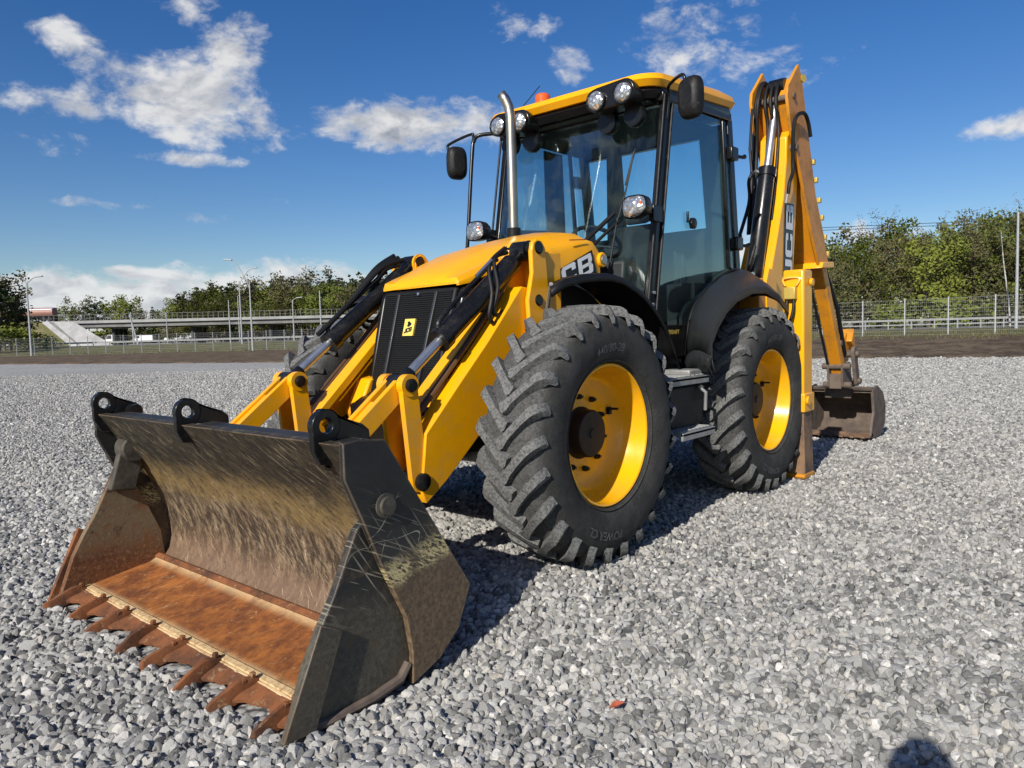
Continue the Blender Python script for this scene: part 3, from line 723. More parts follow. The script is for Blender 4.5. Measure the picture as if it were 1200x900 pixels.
    if s < 0:
        mb = MB()
        for k in range(3): mb.tube([L(b0+d*.05+nrm*(.07+.02*k)+Vector((0, -.03*k, 0))), L(b0+d*.25+nrm*(.13)+Vector((0, -.03*k, 0))), L(b0+d*.6+nrm*(.10)), L(b0+d*.9+nrm*.09)], .016, 8)
        build('hose_bundle', mb, HOSE, RM)
        mb = MB(); mb.tube([L(b0+Vector((0, .07, 0))), L(b0+Vector((0, .085, 0)))], .066, 20); build('eye_ring', mb, YEL, RM)
    # lift ram (behind, lower)
    mb = MB(); mb.tube([(-.2, s*.45, .95), (.45, s*.45, .78)], .05, 14); mb.tube([(.45, s*.45, .78), (.7, s*.45, .70)], .028, 12); build('lift_ram', mb, BLK, ML)
    # lever (upright) and link (to the shovel)
    LV = empty('loader_lever', (PA[0], s*.48, PA[1]), parent=ML)
    for ya, yb in ((.540, .572), (.388, .420)):
        o = capsule((0, 0), (PB[0]-PA[0]-.005, PB[1]-PA[1]+.02), .052, .055)
        mb = MB(); mb.prism(o, s*ya-s*.48, s*yb-s*.48); build('lever_plate', mb, YEL, LV, .004)
        mb = MB(); mb.tube([(0, s*(ya-.006)-s*.48, 0), (0, s*(yb+.006)-s*.48, 0)], .056, 20); build('eye_boss', mb, YEL, LV)
    pp = pin(0, 0, min(-.12, .12), .12, .034, BLK, LV)
    LK = empty('loader_link', (PA[0], s*.48, PA[1]), parent=ML)
    dq = (1.385-PA[0], .66-PA[1])
    for ya, yb in ((.502, .532), (.428, .458)):
        o = capsule((0, 0), dq, .050, .05)
        mb = MB(); mb.prism(o, s*ya-s*.48, s*yb-s*.48); build('link_plate', mb, YEL, LK, .004)
    mb = MB(); dd = Vector((dq[0], 0, dq[1])); mb.beam(dd*.28, dd*.95, .05, .07); build('link_web', mb, YEL, LK, .004)
mb = MB(); mb.tube([(.55, -.50, .62), (.55, .50, .62)], .06, 16); build('arm_cross_tube', mb, YEL, ML)

# ---- front shovel
SV = empty('front_shovel', (1.5, 0, 0), parent=ML)
def sv(mb):
    mb.v = [(x-1.5, y_, z) for x, y_, z in mb.v]; return mb
front = [(1.75, .865), (1.70, .79), (1.63, .69), (1.55, .575), (1.49, .475), (1.44, .37), (1.405, .27), (1.385, .18), (1.385, .10), (1.405, .03), (1.455, -.025)]
back = [(1.44, -.06), (1.36, -.01), (1.345, .09), (1.345, .19), (1.37, .29), (1.41, .39), (1.46, .50), (1.52, .60), (1.60, .72), (1.67, .83), (1.70, .868)]
mb = MB()
n_f = len(front); poly = front+back
NY = 24
rows = []
for j in range(NY+1):
    y_ = -1.128+2.256*j/NY; rows.append([(x+.003*sin(j*1.7+i*.6), y_, z) for i, (x, z) in enumerate(poly)]+[(poly[0][0]+.003*sin(j*1.7), y_, poly[0][1])])
mb.grid(rows)
mb.v = mb.v; MOLD = build('moldboard', sv(mb), SH_M, SV, 0, 45)
mb = MB(); mb.prism([(1.705, .862), (1.60, .868), (1.16, .20), (1.22, .03), (1.36, -.05), (1.345, -.01), (1.24, .06), (1.20, .20), (1.60, .845), (1.69, .845)], -1.13, 1.13); build('shovel_back', sv(mb), SH_S, SV)
SP = [(1.757, .875), (1.70, .880), (1.565, .868), (1.13, .19), (1.21, .02), (1.32, -.07), (1.47, -.125), (1.465, 0), (1.49, .15), (1.61, .40), (1.685, .58), (1.757, .74)]
CP = [(1.64, .575), (1.69, .54), (1.73, .46), (1.80, .32), (1.87, .21), (1.93, .10), (2.005, -.10), (1.99, -.13), (1.90, -.135), (1.60, -.115), (1.47, -.10), (1.43, -.03), (1.45, .15), (1.52, .32)]
for s in (1, -1):
    mb = MB(); mb.prism(SP, s*1.130, s*1.158); build('shovel_side_plate', sv(mb), SH_S, SV, .004)
    mb = MB(); mb.prism(CP, s*1.088, s*1.126); c = build('clam_side_plate', sv(mb), SH_K if s > 0 else SH_I, SV, .005)
    mb = MB(); mb.prism([(1.79, .20), (1.88, .245), (2.05, -.12), (1.92, -.125)], s*1.128, s*1.156); build('wear_bar', sv(mb), SH_K if s > 0 else SH_E, c, .004)
    mb = MB(); mb.tube([(2.00, s*1.115, -.115), (1.85, s*1.132, -.125), (1.66, s*1.138, -.115), (1.52, s*1.138, -.09), (1.475, s*1.138, -.04)], [.016, .018, .020, .020, .018], 8); build('wear_strip', sv(mb), MUD, c)
    mb = MB(); mb.lathe([(.001, s*1.155), (.048, s*1.155), (.048, s*1.166), (.036, s*1.168), (.034, s*1.180), (.001, s*1.182)], (1.575, 0, .615), 'y', 24); build('clam_pivot', sv(mb), MUDK, SV)
    # pivot casting inside each end
    if s < 0:
        mb = MB(); mb.tube([(1.60, -1.12, .66), (1.60, -1.0, .66)], .075, 20); mb.prism([(1.53, .66), (1.68, .64), (1.74, .44), (1.60, .42)], -1.08, -1.03); build('pivot_casting', sv(mb), MUDK, SV, .01)
# floor
mb = MB()
rows = []
for j in range(25):
    y_ = -1.087+2.174*j/24; rows.append([(1.44, y_, -.005), (1.47, y_, .004), (1.50, y_, -.012+.002*sin(j*2.1)), (1.52, y_, -.022), (1.70, y_, -.050+.003*sin(j*1.3)), (1.895, y_, -.080), (1.895, y_, -.108), (1.44, y_, -.07), (1.44, y_, -.005)])
mb.grid(rows); build('clam_floor', sv(mb), SH_F, SV, 0, 30)
mb = MB(); mb.prism([(1.855, -.066), (1.885, -.071), (1.885, -.095), (1.855, -.090)], -1.087, 1.087); build('weld_strip', sv(mb), SH_C, SV, .003)
mb = MB(); mb.prism([(1.455, .012), (1.475, .018), (1.50, .003), (1.49, -.01), (1.455, -.01)], -1.087, 1.087); build('hinge_ridge', sv(mb), SH_E, SV, .003)
TY = [-1.06+.295*k for k in range(8)]
# scalloped cutting edge
mb = MB(); up_, dn_ = [], []
NE = 113
for j in range(NE):
    y_ = -1.085+2.17*j/(NE-1)
    dmin = min(abs(y_-t_) for t_ in TY); wv = max(0, 1-(dmin/.148))
    xe = 1.965+.055*(1-wv)**1.4*0+.040*wv+.006*sin(j*1.9)+.007*sin(j*.83+1)-.03*(1-wv)
    up_.append([(1.885, y_, -.078), (xe-.03, y_, -.098), (xe, y_, -.112), (xe-.002, y_, -.124), (1.885, y_, -.108), (1.885, y_, -.078)])
mb.grid(up_); build('cutting_edge', sv(mb), SH_E, SV, 0, 30)
for k, y_ in enumerate(TY):
    rr = random.Random(k); dx = rr.uniform(-.008, .012)
    mb = MB()
    st = [(1.88, .016, -.064, -.088), (1.91, .022, -.052, -.105), (1.96, .025, -.054, -.128), (2.01, .025, -.072, -.140), (2.05+dx, .022, -.090, -.146), (2.078+dx, .018, -.104, -.148), (2.088+dx, .012, -.116, -.146)]
    st = [(x+rr.uniform(-.004, .004), hw*rr.uniform(.70, .98), zt+rr.uniform(-.006, .005), zb) for x, hw, zt, zb in st]
    rows = []
    for x, hw, zt, zb in st:
        yo = y_+rr.uniform(-.05, .05)*0+(.12*sin(k*2.7))*(x-1.9); rows.append([(x, yo-hw, zb), (x, yo-hw*.85, (zt+zb)/2+.006), (x, yo-hw*.45, zt), (x, yo+hw*.45, zt), (x, yo+hw*.85, (zt+zb)/2+.006), (x, yo+hw, zb)])
    mb.grid(rows); c = len(rows[0]); o = len(mb.v)
    mb.add(rows[0], [tuple(range(c))]); mb.add(rows[-1], [tuple(range(c))])
    th = build('tooth', sv(mb), SH_E, SV, .004, 40)
    mb = MB()
    for q in (1.905, 1.945): mb.lathe([(.014, 0), (.014, .012), (.008, .017), (.001, .017)], (q, y_, -.058-.012*(q > 1.92)), 'z', 6)
    build('tooth_bolt', sv(mb), SH_E, th, 0, 0)
# three black hook lugs on the top edge
for k, y_ in enumerate((-1.115, -.12, .985)):
    LG = empty('hook_lug', (1.70-1.5, y_, .88), parent=SV)
    R0, r0, cx, cz = .062, .030, .015, .045
    # ring with hole, made of quads
    mb = MB(); NR = 28; th = .018
    for side_ in (0,):
        ring = []
        for i in range(NR):
            a = 2*pi*i/NR; ring.append((cos(a), sin(a)))
        vs = []
        for yy in (-th, th):
            for c_, s_ in ring: vs.append((cx+R0*c_, yy, cz+R0*s_))
            for c_, s_ in ring: vs.append((cx+r0*c_, yy, cz+r0*s_))
        fs = []
        for i in range(NR):
            j = (i+1) % NR
            fs += [(i, j, NR+j, NR+i), (2*NR+i, 3*NR+i, 3*NR+j, 2*NR+j), (i, 2*NR+i, 2*NR+j, j), (NR+i, NR+j, 3*NR+j, 3*NR+i)]
        mb.add(vs, fs)
    build('lug_ring', mb, BLK, LG, .003)
    # tail running back over the top and toe down the face
    c45 = R0*.98
    tl = [(cx+R0*cos(a), cz+R0*sin(a)) for a in [radians(100+8*i) for i in range(0, 17)]]
    tail = [(cx+R0*cos(radians(75)), cz+R0*sin(radians(75))), (cx-.17, cz-.01), (cx-.20, cz-.035), (cx-.205, cz-.075), (cx-.09, cz-.07)] + [(cx+R0*cos(radians(a)), cz+R0*sin(radians(a))) for a in range(235, 70, -15)]
    mb = MB(); mb.prism(tail, -th+.0015, th-.0015); build('lug_tail', mb, BLK, LG, .003)
    mb = MB(); mb.prism([(cx+R0*.96, cz-.0), (cx+R0*.93, cz-.09), (cx+R0*.5, cz-.145), (cx-.02, cz-.15), (cx-.04, cz-.05), (cx-.02, cz-.04)], -th+.003, th-.003); build('lug_toe', mb, BLK, LG, .003)
    if k == 2:
        mb = MB(); mb.prism([(.04, -.03), (.0, -.12), (-.06, -.14), (-.03, -.03)], -th-.05, -th); build('lug_block', mb, BLK, LG, .004)
mb = MB(); mb.lathe([(.001, -1.09), (.035, -1.09), (.035, -1.02), (.001, -1.02)], (1.575, 0, .875), 'y', 20); build('rear_pin', sv(mb), BLK, SV)
# shovel mounting brackets at the back
for s in (1, -1):
    for q in (.44, .52):
        mb = MB(); mb.prism([(1.34, .42), (1.42, .62), (1.54, .64), (1.42, .42), (1.1, .10), (.86, .44), (.84, .52), (.92, .54), (1.15, .34)], s*(q-.01) , s*(q+.01)); build('mount_bracket', sv(mb), BLK, SV)

# ---- cab
CAB = empty('cab', (-1.8, 0, 1.0), parent=ML)
def cb(mb):
    mb.v = [(x+1.8, y_, z-1.0) for x, y_, z in mb.v]; return mb
def post(name, p0, p1, wd, th, mat=BLK, up=(0, 1, 0), bev=.008):
    mb = MB(); mb.beam(p0, p1, wd, th, up); return build(name, cb(mb), mat, CAB, bev)
A0, A1 = (-1.10, 1.45), (-1.36, 2.88)
def apx(z): return A0[0]+(A1[0]-A0[0])*(z-A0[1])/(A1[1]-A0[1])
for s in (1, -1):
    post('front_pillar', (apx(1.05)-.04, s*.725, 1.05), (apx(2.88)-.04, s*.725, 2.88), .095, .05)
    mb = MB(); mb.tube([(apx(1.25)+.035, s*.752, 1.25), (apx(2.86)+.035, s*.752, 2.86)], .009, 8); mb.tube([(apx(1.25)-.07, s*.758, 1.25), (apx(2.82)-.07, s*.758, 2.82)], .010, 8); build('door_seal', cb(mb), HOSE, CAB)
    post('rear_pillar', (-2.56, s*.70, 1.55), (-2.40, s*.70, 2.90), .085, .06)
    post('door_frame', (-2.34, s*.738, 1.72), (-2.24, s*.738, 2.86), .035, .03)
    post('roof_rail', (-1.30, s*.72, 2.85), (-2.42, s*.70, 2.92), .07, .06, up=(0, 0, 1))
    # side glass: big door pane + rear quarter pane
    mb = MB(); pg = [(apx(1.28)-.08, 1.28), (apx(2.83)-.08, 2.83), (-2.24, 2.86), (-2.345, 1.74), (-2.05, 1.62), (-1.80, 1.48), (-1.66, 1.34)]
    mb.prism(pg, s*.728, s*.734); build('door_glass', cb(mb), GLD, CAB, smooth=0)
    mb = MB(); mb.prism([(-2.26, 2.86), (-2.365, 1.76), (-2.53, 1.70), (-2.41, 2.88)], s*.715, s*.72); build('quarter_glass', cb(mb), GLD, CAB, smooth=0)
    # lower door panel / sill
    mb = MB(); mb.prism([(-.98, 1.12), (-1.06, 1.28), (-1.62, 1.28), (-1.60, 1.05), (-1.02, 1.05)], s*.70, s*.748); dpn = build('door_sill', cb(mb), BLK, CAB, .006)
    if s > 0:
        letters('lettering', 'POWERSHIFT', lambda u, v: (-1.36-u+1.8, .752, 1.215+v-1.0), BADGE, dpn, .042)
    mb = MB(); mb.prism([(-1.62, 1.0), (-1.62, 1.34), (-1.72, 1.42), (-2.5, 1.72), (-2.62, 1.60), (-2.62, .95)], s*.66, s*.70); build('cab_side_panel', cb(mb), DRK, CAB)
    # hinges and catches on the rear edge of the door
    for zz, xx in ((2.62, -2.40), (1.92, -2.48)):
        mb = MB(); mb.box(xx+.09, xx-.03, s*.73, s*.79, zz-.05, zz+.055); h = build('door_catch', cb(mb), BLK, CAB, .012)
        mb = MB(); mb.tube([(xx-.02, s*.77, zz-.01), (xx-.10, s*.79, zz-.01), (xx-.13, s*.79, zz)], [.014, .014, .02], 8); build('catch_stay', cb(mb), BLK, h)
    for zz in (1.22, 1.42, 1.50):
        mb = MB(); mb.tube([(apx(zz)-.02, s*.752, zz), (apx(zz)-.02, s*.765, zz)], .012, 8); build('hinge_bolt', cb(mb), CHR, CAB)
# door pull knob on the glass
mb = MB(); mb.lathe([(.001, .0), (.045, 0), (.045, .025), (.030, .035), (.001, .035)], (-1.72, .734, 2.02), 'y', 6); mb.box(-1.64, -1.66, .735, .75, 2.02, 2.10); build('door_latch', cb(mb), BLK, CAB, .004)
# windscreen
mb = MB(); mb.hexa([(apx(1.42)+.005, -.69, 1.42), (apx(1.42)+.005, .69, 1.42), (apx(1.42), .69, 1.42), (apx(1.42), -.69, 1.42)],
                   [(apx(2.82)+.005, -.69, 2.82), (apx(2.82)+.005, .69, 2.82), (apx(2.82), .69, 2.82), (apx(2.82), -.69, 2.82)]); build('windscreen', cb(mb), GLS, CAB, smooth=0)
mb = MB(); mb.hexa([(-2.60, -.66, 1.35), (-2.60, .66, 1.35), (-2.605, .66, 1.35), (-2.605, -.66, 1.35)], [(-2.42, -.66, 2.82), (-2.42, .66, 2.82), (-2.425, .66, 2.82), (-2.425, -.66, 2.82)]); build('rear_window', cb(mb), GLD, CAB, smooth=0)
# what shows through the glass: rear corner trims, far side trim, lower rear panel
for s in (1, ):
    mb = MB(); mb.hexa([(-2.55, s*.50, 1.4), (-2.50, s*.69, 1.4), (-2.47, s*.69, 1.4), (-2.52, s*.50, 1.4)], [(-2.42, s*.46, 2.82), (-2.38, s*.67, 2.82), (-2.34, s*.67, 2.82), (-2.39, s*.46, 2.82)]); build('corner_trim', cb(mb), TRIM, CAB, .01)
mb = MB(); mb.prism([(-1.84, 1.2), (-1.82, 2.82), (-2.08, 2.82), (-2.14, 1.2)], -.715, -.70); build('pillar_trim', cb(mb), TRIM, CAB, .01)
mb = MB(); mb.prism([(-1.2, 1.2), (-1.32, 2.10), (-1.9, 2.14), (-1.9, 1.2)], -.712, -.70); build('far_door_panel', cb(mb), DRK, CAB, .01)
mb = MB(); mb.hexa([(-2.58, -.68, 1.36), (-2.58, .68, 1.36), (-2.55, .68, 1.36), (-2.55, -.68, 1.36)], [(-2.50, -.67, 2.08), (-2.50, .67, 2.08), (-2.47, .67, 2.08), (-2.47, -.67, 2.08)]); build('rear_lower_panel', cb(mb), DRK, CAB)
mb = MB(); mb.hexa([(-2.50, -.50, 2.06), (-2.50, -.30, 2.06), (-2.47, -.30, 2.06), (-2.47, -.50, 2.06)], [(-2.42, -.44, 2.82), (-2.42, -.30, 2.82), (-2.39, -.30, 2.82), (-2.39, -.44, 2.82)]); build('rear_divider', cb(mb), TRIM, CAB)
mb = MB()
mb.beam((-2.43, -.68, 2.84), (-2.43, .68, 2.84), .06, .08)
mb.beam((-1.35, -.70, 2.84), (-1.35, .70, 2.84), .06, .08)
mb.beam((apx(1.40)-.02, -.70, 1.40), (apx(1.40)-.02, .70, 1.40), .07, .09)
build('cab_cross_rail', cb(mb), BLK, CAB, .006)
mb = MB(); mb.box(-1.02, -2.6, -.70, .70, .95, 1.06); build('cab_floor', cb(mb), DRK, CAB)
mb = MB(); mb.box(-2.50, -2.64, -.68, .68, 1.0, 1.42); build('rear_panel', cb(mb), DRK, CAB)
mb = MB(); mb.hexa([(-1.00, -.66, 1.0), (-1.00, .66, 1.0), (-1.1, .66, 1.0), (-1.1, -.66, 1.0)], [(-1.07, -.66, 1.44), (-1.07, .66, 1.44), (-1.15, .66, 1.44), (-1.15, -.66, 1.44)]); build('bulkhead', cb(mb), BLK, CAB)
# roof: underside trim, lining, yellow shell
def rr(x0, x1, hw, r=.14, n_=6):
    """rounded plan outline"""
    o = []
    for cx_, cy_, a0 in ((x0-r, hw-r, 0), (x1+r, hw-r, 90), (x1+r, -(hw-r), 180), (x0-r, -(hw-r), 270)):
        for k in range(n_+1):
            a = radians(a0+90*k/n_); o.append((cx_+r*cos(a), cy_+r*sin(a)))
    return o
def roofshell(levels, name, mat, parent, bottom=True):
    rows = []
    for x0, x1, hw, zf, zr, r in levels:
        o = rr(x0, x1, hw, r); rows.append([(x, y_, zf+(zr-zf)*(x0-x)/(x0-x1)) for x, y_ in o]+[(o[0][0], o[0][1], zf+(zr-zf)*(x0-o[0][0])/(x0-x1))])
    mb = MB(); mb.grid(rows); c = len(rows[0])-1
    mb.add(rows[-1][:-1], [tuple(range(c))])
    if bottom: mb.add(rows[0][:-1], [tuple(range(c-1, -1, -1))])
    return build(name, cb(mb), mat, parent, 0, 40)
RF = roofshell([(-1.14, -2.50, .755, 2.895, 2.99, .16), (-1.11, -2.53, .775, 2.935, 3.03, .17), (-1.13, -2.51, .765, 2.975, 3.07, .17), (-1.22, -2.42, .70, 3.01, 3.12, .18), (-1.45, -2.25, .50, 3.05, 3.16, .2)], 'roof', YEL, CAB)
roofshell([(-1.20, -2.46, .72, 2.83, 2.90, .14), (-1.16, -2.50, .745, 2.87, 2.95, .15), (-1.17, -2.49, .74, 2.897, 2.992, .15)], 'roof_trim', BLK, RF)
mb = MB(); mb.box(-1.25, -2.42, -.66, .66, 2.815, 2.828); build('headlining', cb(mb), CEIL, CAB)
# work lamps in black bezels at the roof front
for s in (1, -1):
    bz = MB()
    o_ = []
    cen = [(s*.35, 2.862), (s*.57, 2.872)]
    pts = []
    for k in range(10): a = radians(-90+180*k/9); pts.append((cen[1][0]+s*(.088*cos(a)), cen[1][1]+.086*sin(a)))
    for k in range(10): a = radians(90+180*k/9); pts.append((cen[0][0]+s*(.088*cos(a)), cen[0][1]+.082*sin(a)))
    n_ = len(pts); vs = [(-1.085, y_, z) for y_, z in pts]+[(-1.24, y_, z) for y_, z in pts]
    bz.add(vs, [tuple(range(n_)), tuple(range(2*n_-1, n_-1, -1))]+[(i, i+n_, (i+1) % n_+n_, (i+1) % n_) for i in range(n_)])
    bzo = build('lamp_bezel', cb(bz), BLK, CAB, .012)
    for y_, z in cen:
        mb = MB(); mb.lathe([(.001, .036), (.03, .034), (.052, .026), (.062, .014), (.068, .010), (.070, .0), (.070, -.02)], (-1.08, y_, z-.012), 'x', 24)
        l = build('work_lamp', cb(mb), LENS, CAB, 0, 60)
        mb = MB(); mb.lathe([(.066, .006), (.069, .018), (.077, .016), (.079, -.01)], (-1.08, y_, z-.012), 'x', 24); build('lamp_ring', cb(mb), BLK, l)
        mb = MB(); mb.lathe([(.001, 0), (.075, 0), (.085, -.03), (.08, -.055), (.001, -.055)], (-1.20, y_*1.0, z-.135), 'x', 20); build('lamp_back', cb(mb), BLK, l)
# beacon + aerial
mb = MB(); mb.lathe([(.07, 0), (.07, .015), (.062, .018), (.062, .055), (.058, .060), (.060, .095), (.05, .108), (.001, .11)], (-1.33, -.32, 2.99), 'z', 24); build('beacon', cb(mb), ORG, CAB)
mb = MB(); mb.lathe([(.08, -.03), (.08, .012), (.001, .012)], (-1.33, -.32, 3.01), 'z', 24); build('beacon_base', cb(mb), BLK, CAB)
mb = MB(); mb.tube([(-1.25, -.50, 2.99), (-1.40, -.40, 3.20)], .0035, 6); mb.box(-1.2, -1.28, -.56, -.38, 2.985, 3.0); build('aerial', cb(mb), BLK, CAB)
# headlamps on stalks
def lamp(y_, sx):
    hx, hz = -.96, 2.06
    H = empty('headlamp', (hx+1.8, y_, hz-1.0), parent=CAB)
    # rounded squarish outline, tapering towards the cab side
    def outl(sc, xx):
        o = []
        for k in range(24):
            a = 2*pi*k/24; ca, sa = cos(a), sin(a)
            yy = .089*math.copysign(abs(ca)**.62, ca); zz = .073*math.copysign(abs(sa)**.62, sa)
            if sa < 0 and sx > 0: zz *= 1-.45*max(0, ca)
            o.append((xx, yy*sc, zz*sc))
        return o
    rows = [outl(.75, -.10), outl(1.02, -.05), outl(1.06, 0), outl(1.05, .018)]
    mb = MB(); mb.grid([r+[r[0]] for r in rows]); mb.add(rows[0], [tuple(range(24))]); build('lamp_housing', mb, BLK, H, 0, 50)
    rows = [outl(.96, .012), outl(.93, .024), outl(.6, .036), outl(.2, .040)]
    mb = MB(); mb.grid([r+[r[0]] for r in rows]); mb.add(rows[-1], [tuple(range(24))]); build('lamp_lens', mb, LENS, H, 0, 60)
    mb = MB(); mb.lathe([(.012, .030), (.010, .037), (.001, .039)], (0, .058, .018), 'x', 16); build('indicator_bulb', mb, ORG, H)
lamp(.725, 1); lamp(-.725, -1)
for s in (1, -1):
    mb = MB(); mb.tube([(-1.04, s*.725, 2.05), (-1.12, s*.74, 2.04), (-1.20, s*.745, 2.03)], .022, 10); mb.box(-1.12, -1.24, s*.73, s*.77, 1.98, 2.09); build('lamp_bracket', cb(mb), BLK, CAB, .004)
# mirrors
def mirror(s):
    # head
    if s > 0:
        c = (-1.14, 1.04, 2.735); arm = [(-1.36, .745, 2.70), (-1.36, .765, 2.86), (-1.30, .80, 2.905), (-1.16, .97, 2.90), (-1.15, 1.0, 2.84)]
    else:
        c = (-1.14, -1.09, 2.675); arm = [(-1.16, -.93, 2.69), (-1.155, -.91, 2.85), (-1.15, -.94, 2.88), (-1.13, -1.16, 2.84), (-1.13, -1.18, 2.80), (-1.14, -1.15, 2.70)]
    MR = empty('mirror', (c[0]+1.8, c[1], c[2]-1.0), parent=CAB); MR.rotation_euler = (0, 0, radians(-12 if s > 0 else 68))
    def outl(sc, xx, k_=.6):
        o = []
        for k in range(28):
            a = 2*pi*k/28; ca, sa = cos(a), sin(a)
            o.append((xx, .088*sc*math.copysign(abs(ca)**k_, ca), .135*sc*math.copysign(abs(sa)**k_, sa)))
        return o
    rows = [outl(.55, .05), outl(.85, .038), outl(.98, .012), outl(1.0, -.018), outl(.96, -.03)]
    mb = MB(); mb.grid([r+[r[0]] for r in rows]); mb.add(rows[0], [tuple(range(28))]); build('mirror_shell', mb, GUARD, MR, 0, 50)
    mb = MB(); mb.add(outl(.95, -.026), [tuple(range(28))]); build('mirror_glass', mb, CHR, MR, fix=False)
    mb = MB(); mb.tube(arm, .0115, 10); build('mirror_arm', cb(mb), BLK, CAB)
mirror(1); mirror(-1)
# grab rail in front of the far pillar
mb = MB(); mb.tube([(-1.02, -.93, 1.70), (-1.04, -.90, 2.0), (-1.14, -.915, 2.72), (-1.16, -.91, 2.82), (-1.18, -.87, 2.865), (-1.26, -.76, 2.875)], .016, 10); build('grab_rail', cb(mb), BLK, CAB)
mb = MB(); mb.tube([(-1.02, -.93, 1.70), (-1.05, -.80, 1.68), (-1.08, -.72, 1.66)], .016, 10); build('rail_foot', cb(mb), BLK, CAB)
# wiper and its motor
mb = MB(); mb.tube([(apx(2.0)+.04, .46, 2.03), (apx(2.2)+.035, .50, 2.22), (apx(2.52)+.03, .545, 2.52)], [.008, .006, .004], 8); mb.tube([(apx(2.3)+.035, .49, 2.27), (apx(2.5)+.03, .54, 2.50)], .009, 6)
mb.tube([(apx(1.84)+.05, .14, 1.86), (apx(2.0)+.045, .44, 2.08)], .016, 8); mb.tube([(apx(1.80)+.05, .18, 1.80), (apx(1.96)+.045, .48, 2.02)], .012, 8); mb.tube([(apx(1.66)+.05, .42, 1.66), (apx(2.0)+.045, .46, 2.04)], .008, 8)
build('wiper', cb(mb), HOSE, CAB)
# interior: seat, steering wheel, console, pillars' inner trim
mb = MB(); mb.prism([(-1.55, 1.40), (-1.62, 1.52), (-2.05, 1.50), (-2.02, 1.38)], -.25, .25); st_ = build('operator_seat', cb(mb), SEATM, CAB, .04)
mb = MB(); mb.prism([(-1.98, 1.50), (-2.12, 2.12), (-2.22, 2.14), (-2.12, 1.48)], -.23, .23); mb.prism([(-2.12, 2.14), (-2.14, 2.32), (-2.22, 2.32), (-2.22, 2.14)], -.12, .12); build('seat_back', cb(mb), SEATM, CAB, .04)
mb = MB(); mb.box(-1.6, -2.0, -.2, .2, 1.05, 1.40); build('seat_base', cb(mb), DRK, CAB)
# steering wheel: tilted ring
mb = MB(); cc = Vector((-1.42, .10, 1.92)); nn = Vector((-.55, 0, .83)).normalized(); a1 = Vector((0, 1, 0)); a2 = nn.cross(a1)
mb.tube([cc+(a1*cos(t_)+a2*sin(t_))*.19 for t_ in [2*pi*k/32 for k in range(33)]], .016, 8)
for t_ in (.5, 2.6, 4.7): mb.tube([cc-nn*.03, cc+(a1*cos(t_)+a2*sin(t_))*.185], .012, 6)
build('steering_wheel', cb(mb), HOSE, CAB)
mb = MB(); mb.tube([cc-nn*.03, cc-nn*.35, (-1.12, .1, 1.30)], [.03, .045, .07], 12); mb.prism([(-1.10, 1.40), (-1.14, 1.74), (-1.30, 1.78), (-1.34, 1.4)], -.32, .52); build('dashboard', cb(mb), DRK, CAB, .02)
mb = MB(); mb.box(-1.9, -2.5, .42, .66, 1.06, 1.60); mb.box(-1.9, -2.5, -.66, -.42, 1.06, 1.60); mb.tube([(-1.95, .5, 1.6), (-1.9, .5, 1.85)], .015, 8); mb.tube([(-2.05, .5, 1.6), (-2.02, .5, 1.83)], .015, 8); build('side_console', cb(mb), DRK, CAB, .02)

# ---- rear frame, stabilisers
mb = MB(); mb.box(-2.62, -2.70, -1.02, 1.02, .50, .78); mb.box(-2.62, -2.70, -1.02, 1.02, 1.20, 1.36)
for s in (1, -1): mb.box(-2.60, -2.71, s*.60, s*1.02, .78, 1.20)
build('rear_frame', mb, BLK, ML, .008)
for s in (1, -1):
    ST_ = empty('stabiliser', (-2.82, s*1.11, 0), parent=ML)
    mb = MB(); mb.box(-.10, .10, -.085, .085, .56, 1.70); oc = build('outer_leg', mb, YEL, ST_, .016)
    mb = MB(); mb.box(-.112, .112, -.097, .097, .545, .70); build('leg_collar', mb, YEL, oc, .01)
    mb = MB(); mb.hexa([(-.10, -.10, .03), (.10, -.10, .03), (.10, .095, .03), (-.10, .095, .03)], [(-.09, -.075, .56), (.09, -.075, .56), (.09, .08, .56), (-.09, .08, .56)]); il = build('inner_leg', mb, MUDD, ST_, .008)
    mb = MB(); mb.prism([(-.11, .0), (.11, .0), (.13, .028), (.09, .045), (-.09, .045), (-.13, .028)], -.10, .10); build('foot_pad', mb, MUDD if s < 0 else YELD, ST_, .01)
    mb = MB(); mb.tube([(-.04, s*.09, 1.60), (-.04, s*.112, 1.60)], .03, 12); mb.tube([(.055, s*.09, .64), (.055, s*.115, .64)], .035, 12); build('leg_boss', mb, YEL, oc)
    mb = MB(); mb.box(.10, .155, -.06, .035, 1.46, 1.56); vb = build('valve_block', mb, BRS, ST_, .008)
    mb = MB(); mb.tube([(.12, -.055, 1.57), (.12, -.07, 1.63), (.10, .05, 1.63), (.12, .03, 1.57)], .010, 6); build('block_pipe', mb, YEL, vb)
    for q in (-.04, .015):
        mb = MB(); mb.tube([(.13, q, 1.46), (.15, q, 1.36), (.16, q-.04, 1.24), (.12, q-.14, 1.12), (.02, q-.24, 1.08)], .0125, 8); build('stabiliser_hose', mb, HOSE, ST_)

# ---- kingpost, boom, dipper, bucket
BH = empty('backhoe', (-2.75, .65, 0), parent=ML)
def bh(mb):
    mb.v = [(x+2.75, y_-.65, z) for x, y_, z in mb.v]; return mb
mb = MB(); mb.prism([(-2.71, .48), (-2.71, 1.62), (-2.80, 1.66), (-3.02, 1.30), (-3.10, .95), (-3.02, .48)], .47, .83); mb.box(-2.70, -2.76, .30, 1.0, .55, 1.30); build('kingpost', bh(mb), YELD, BH, .01)
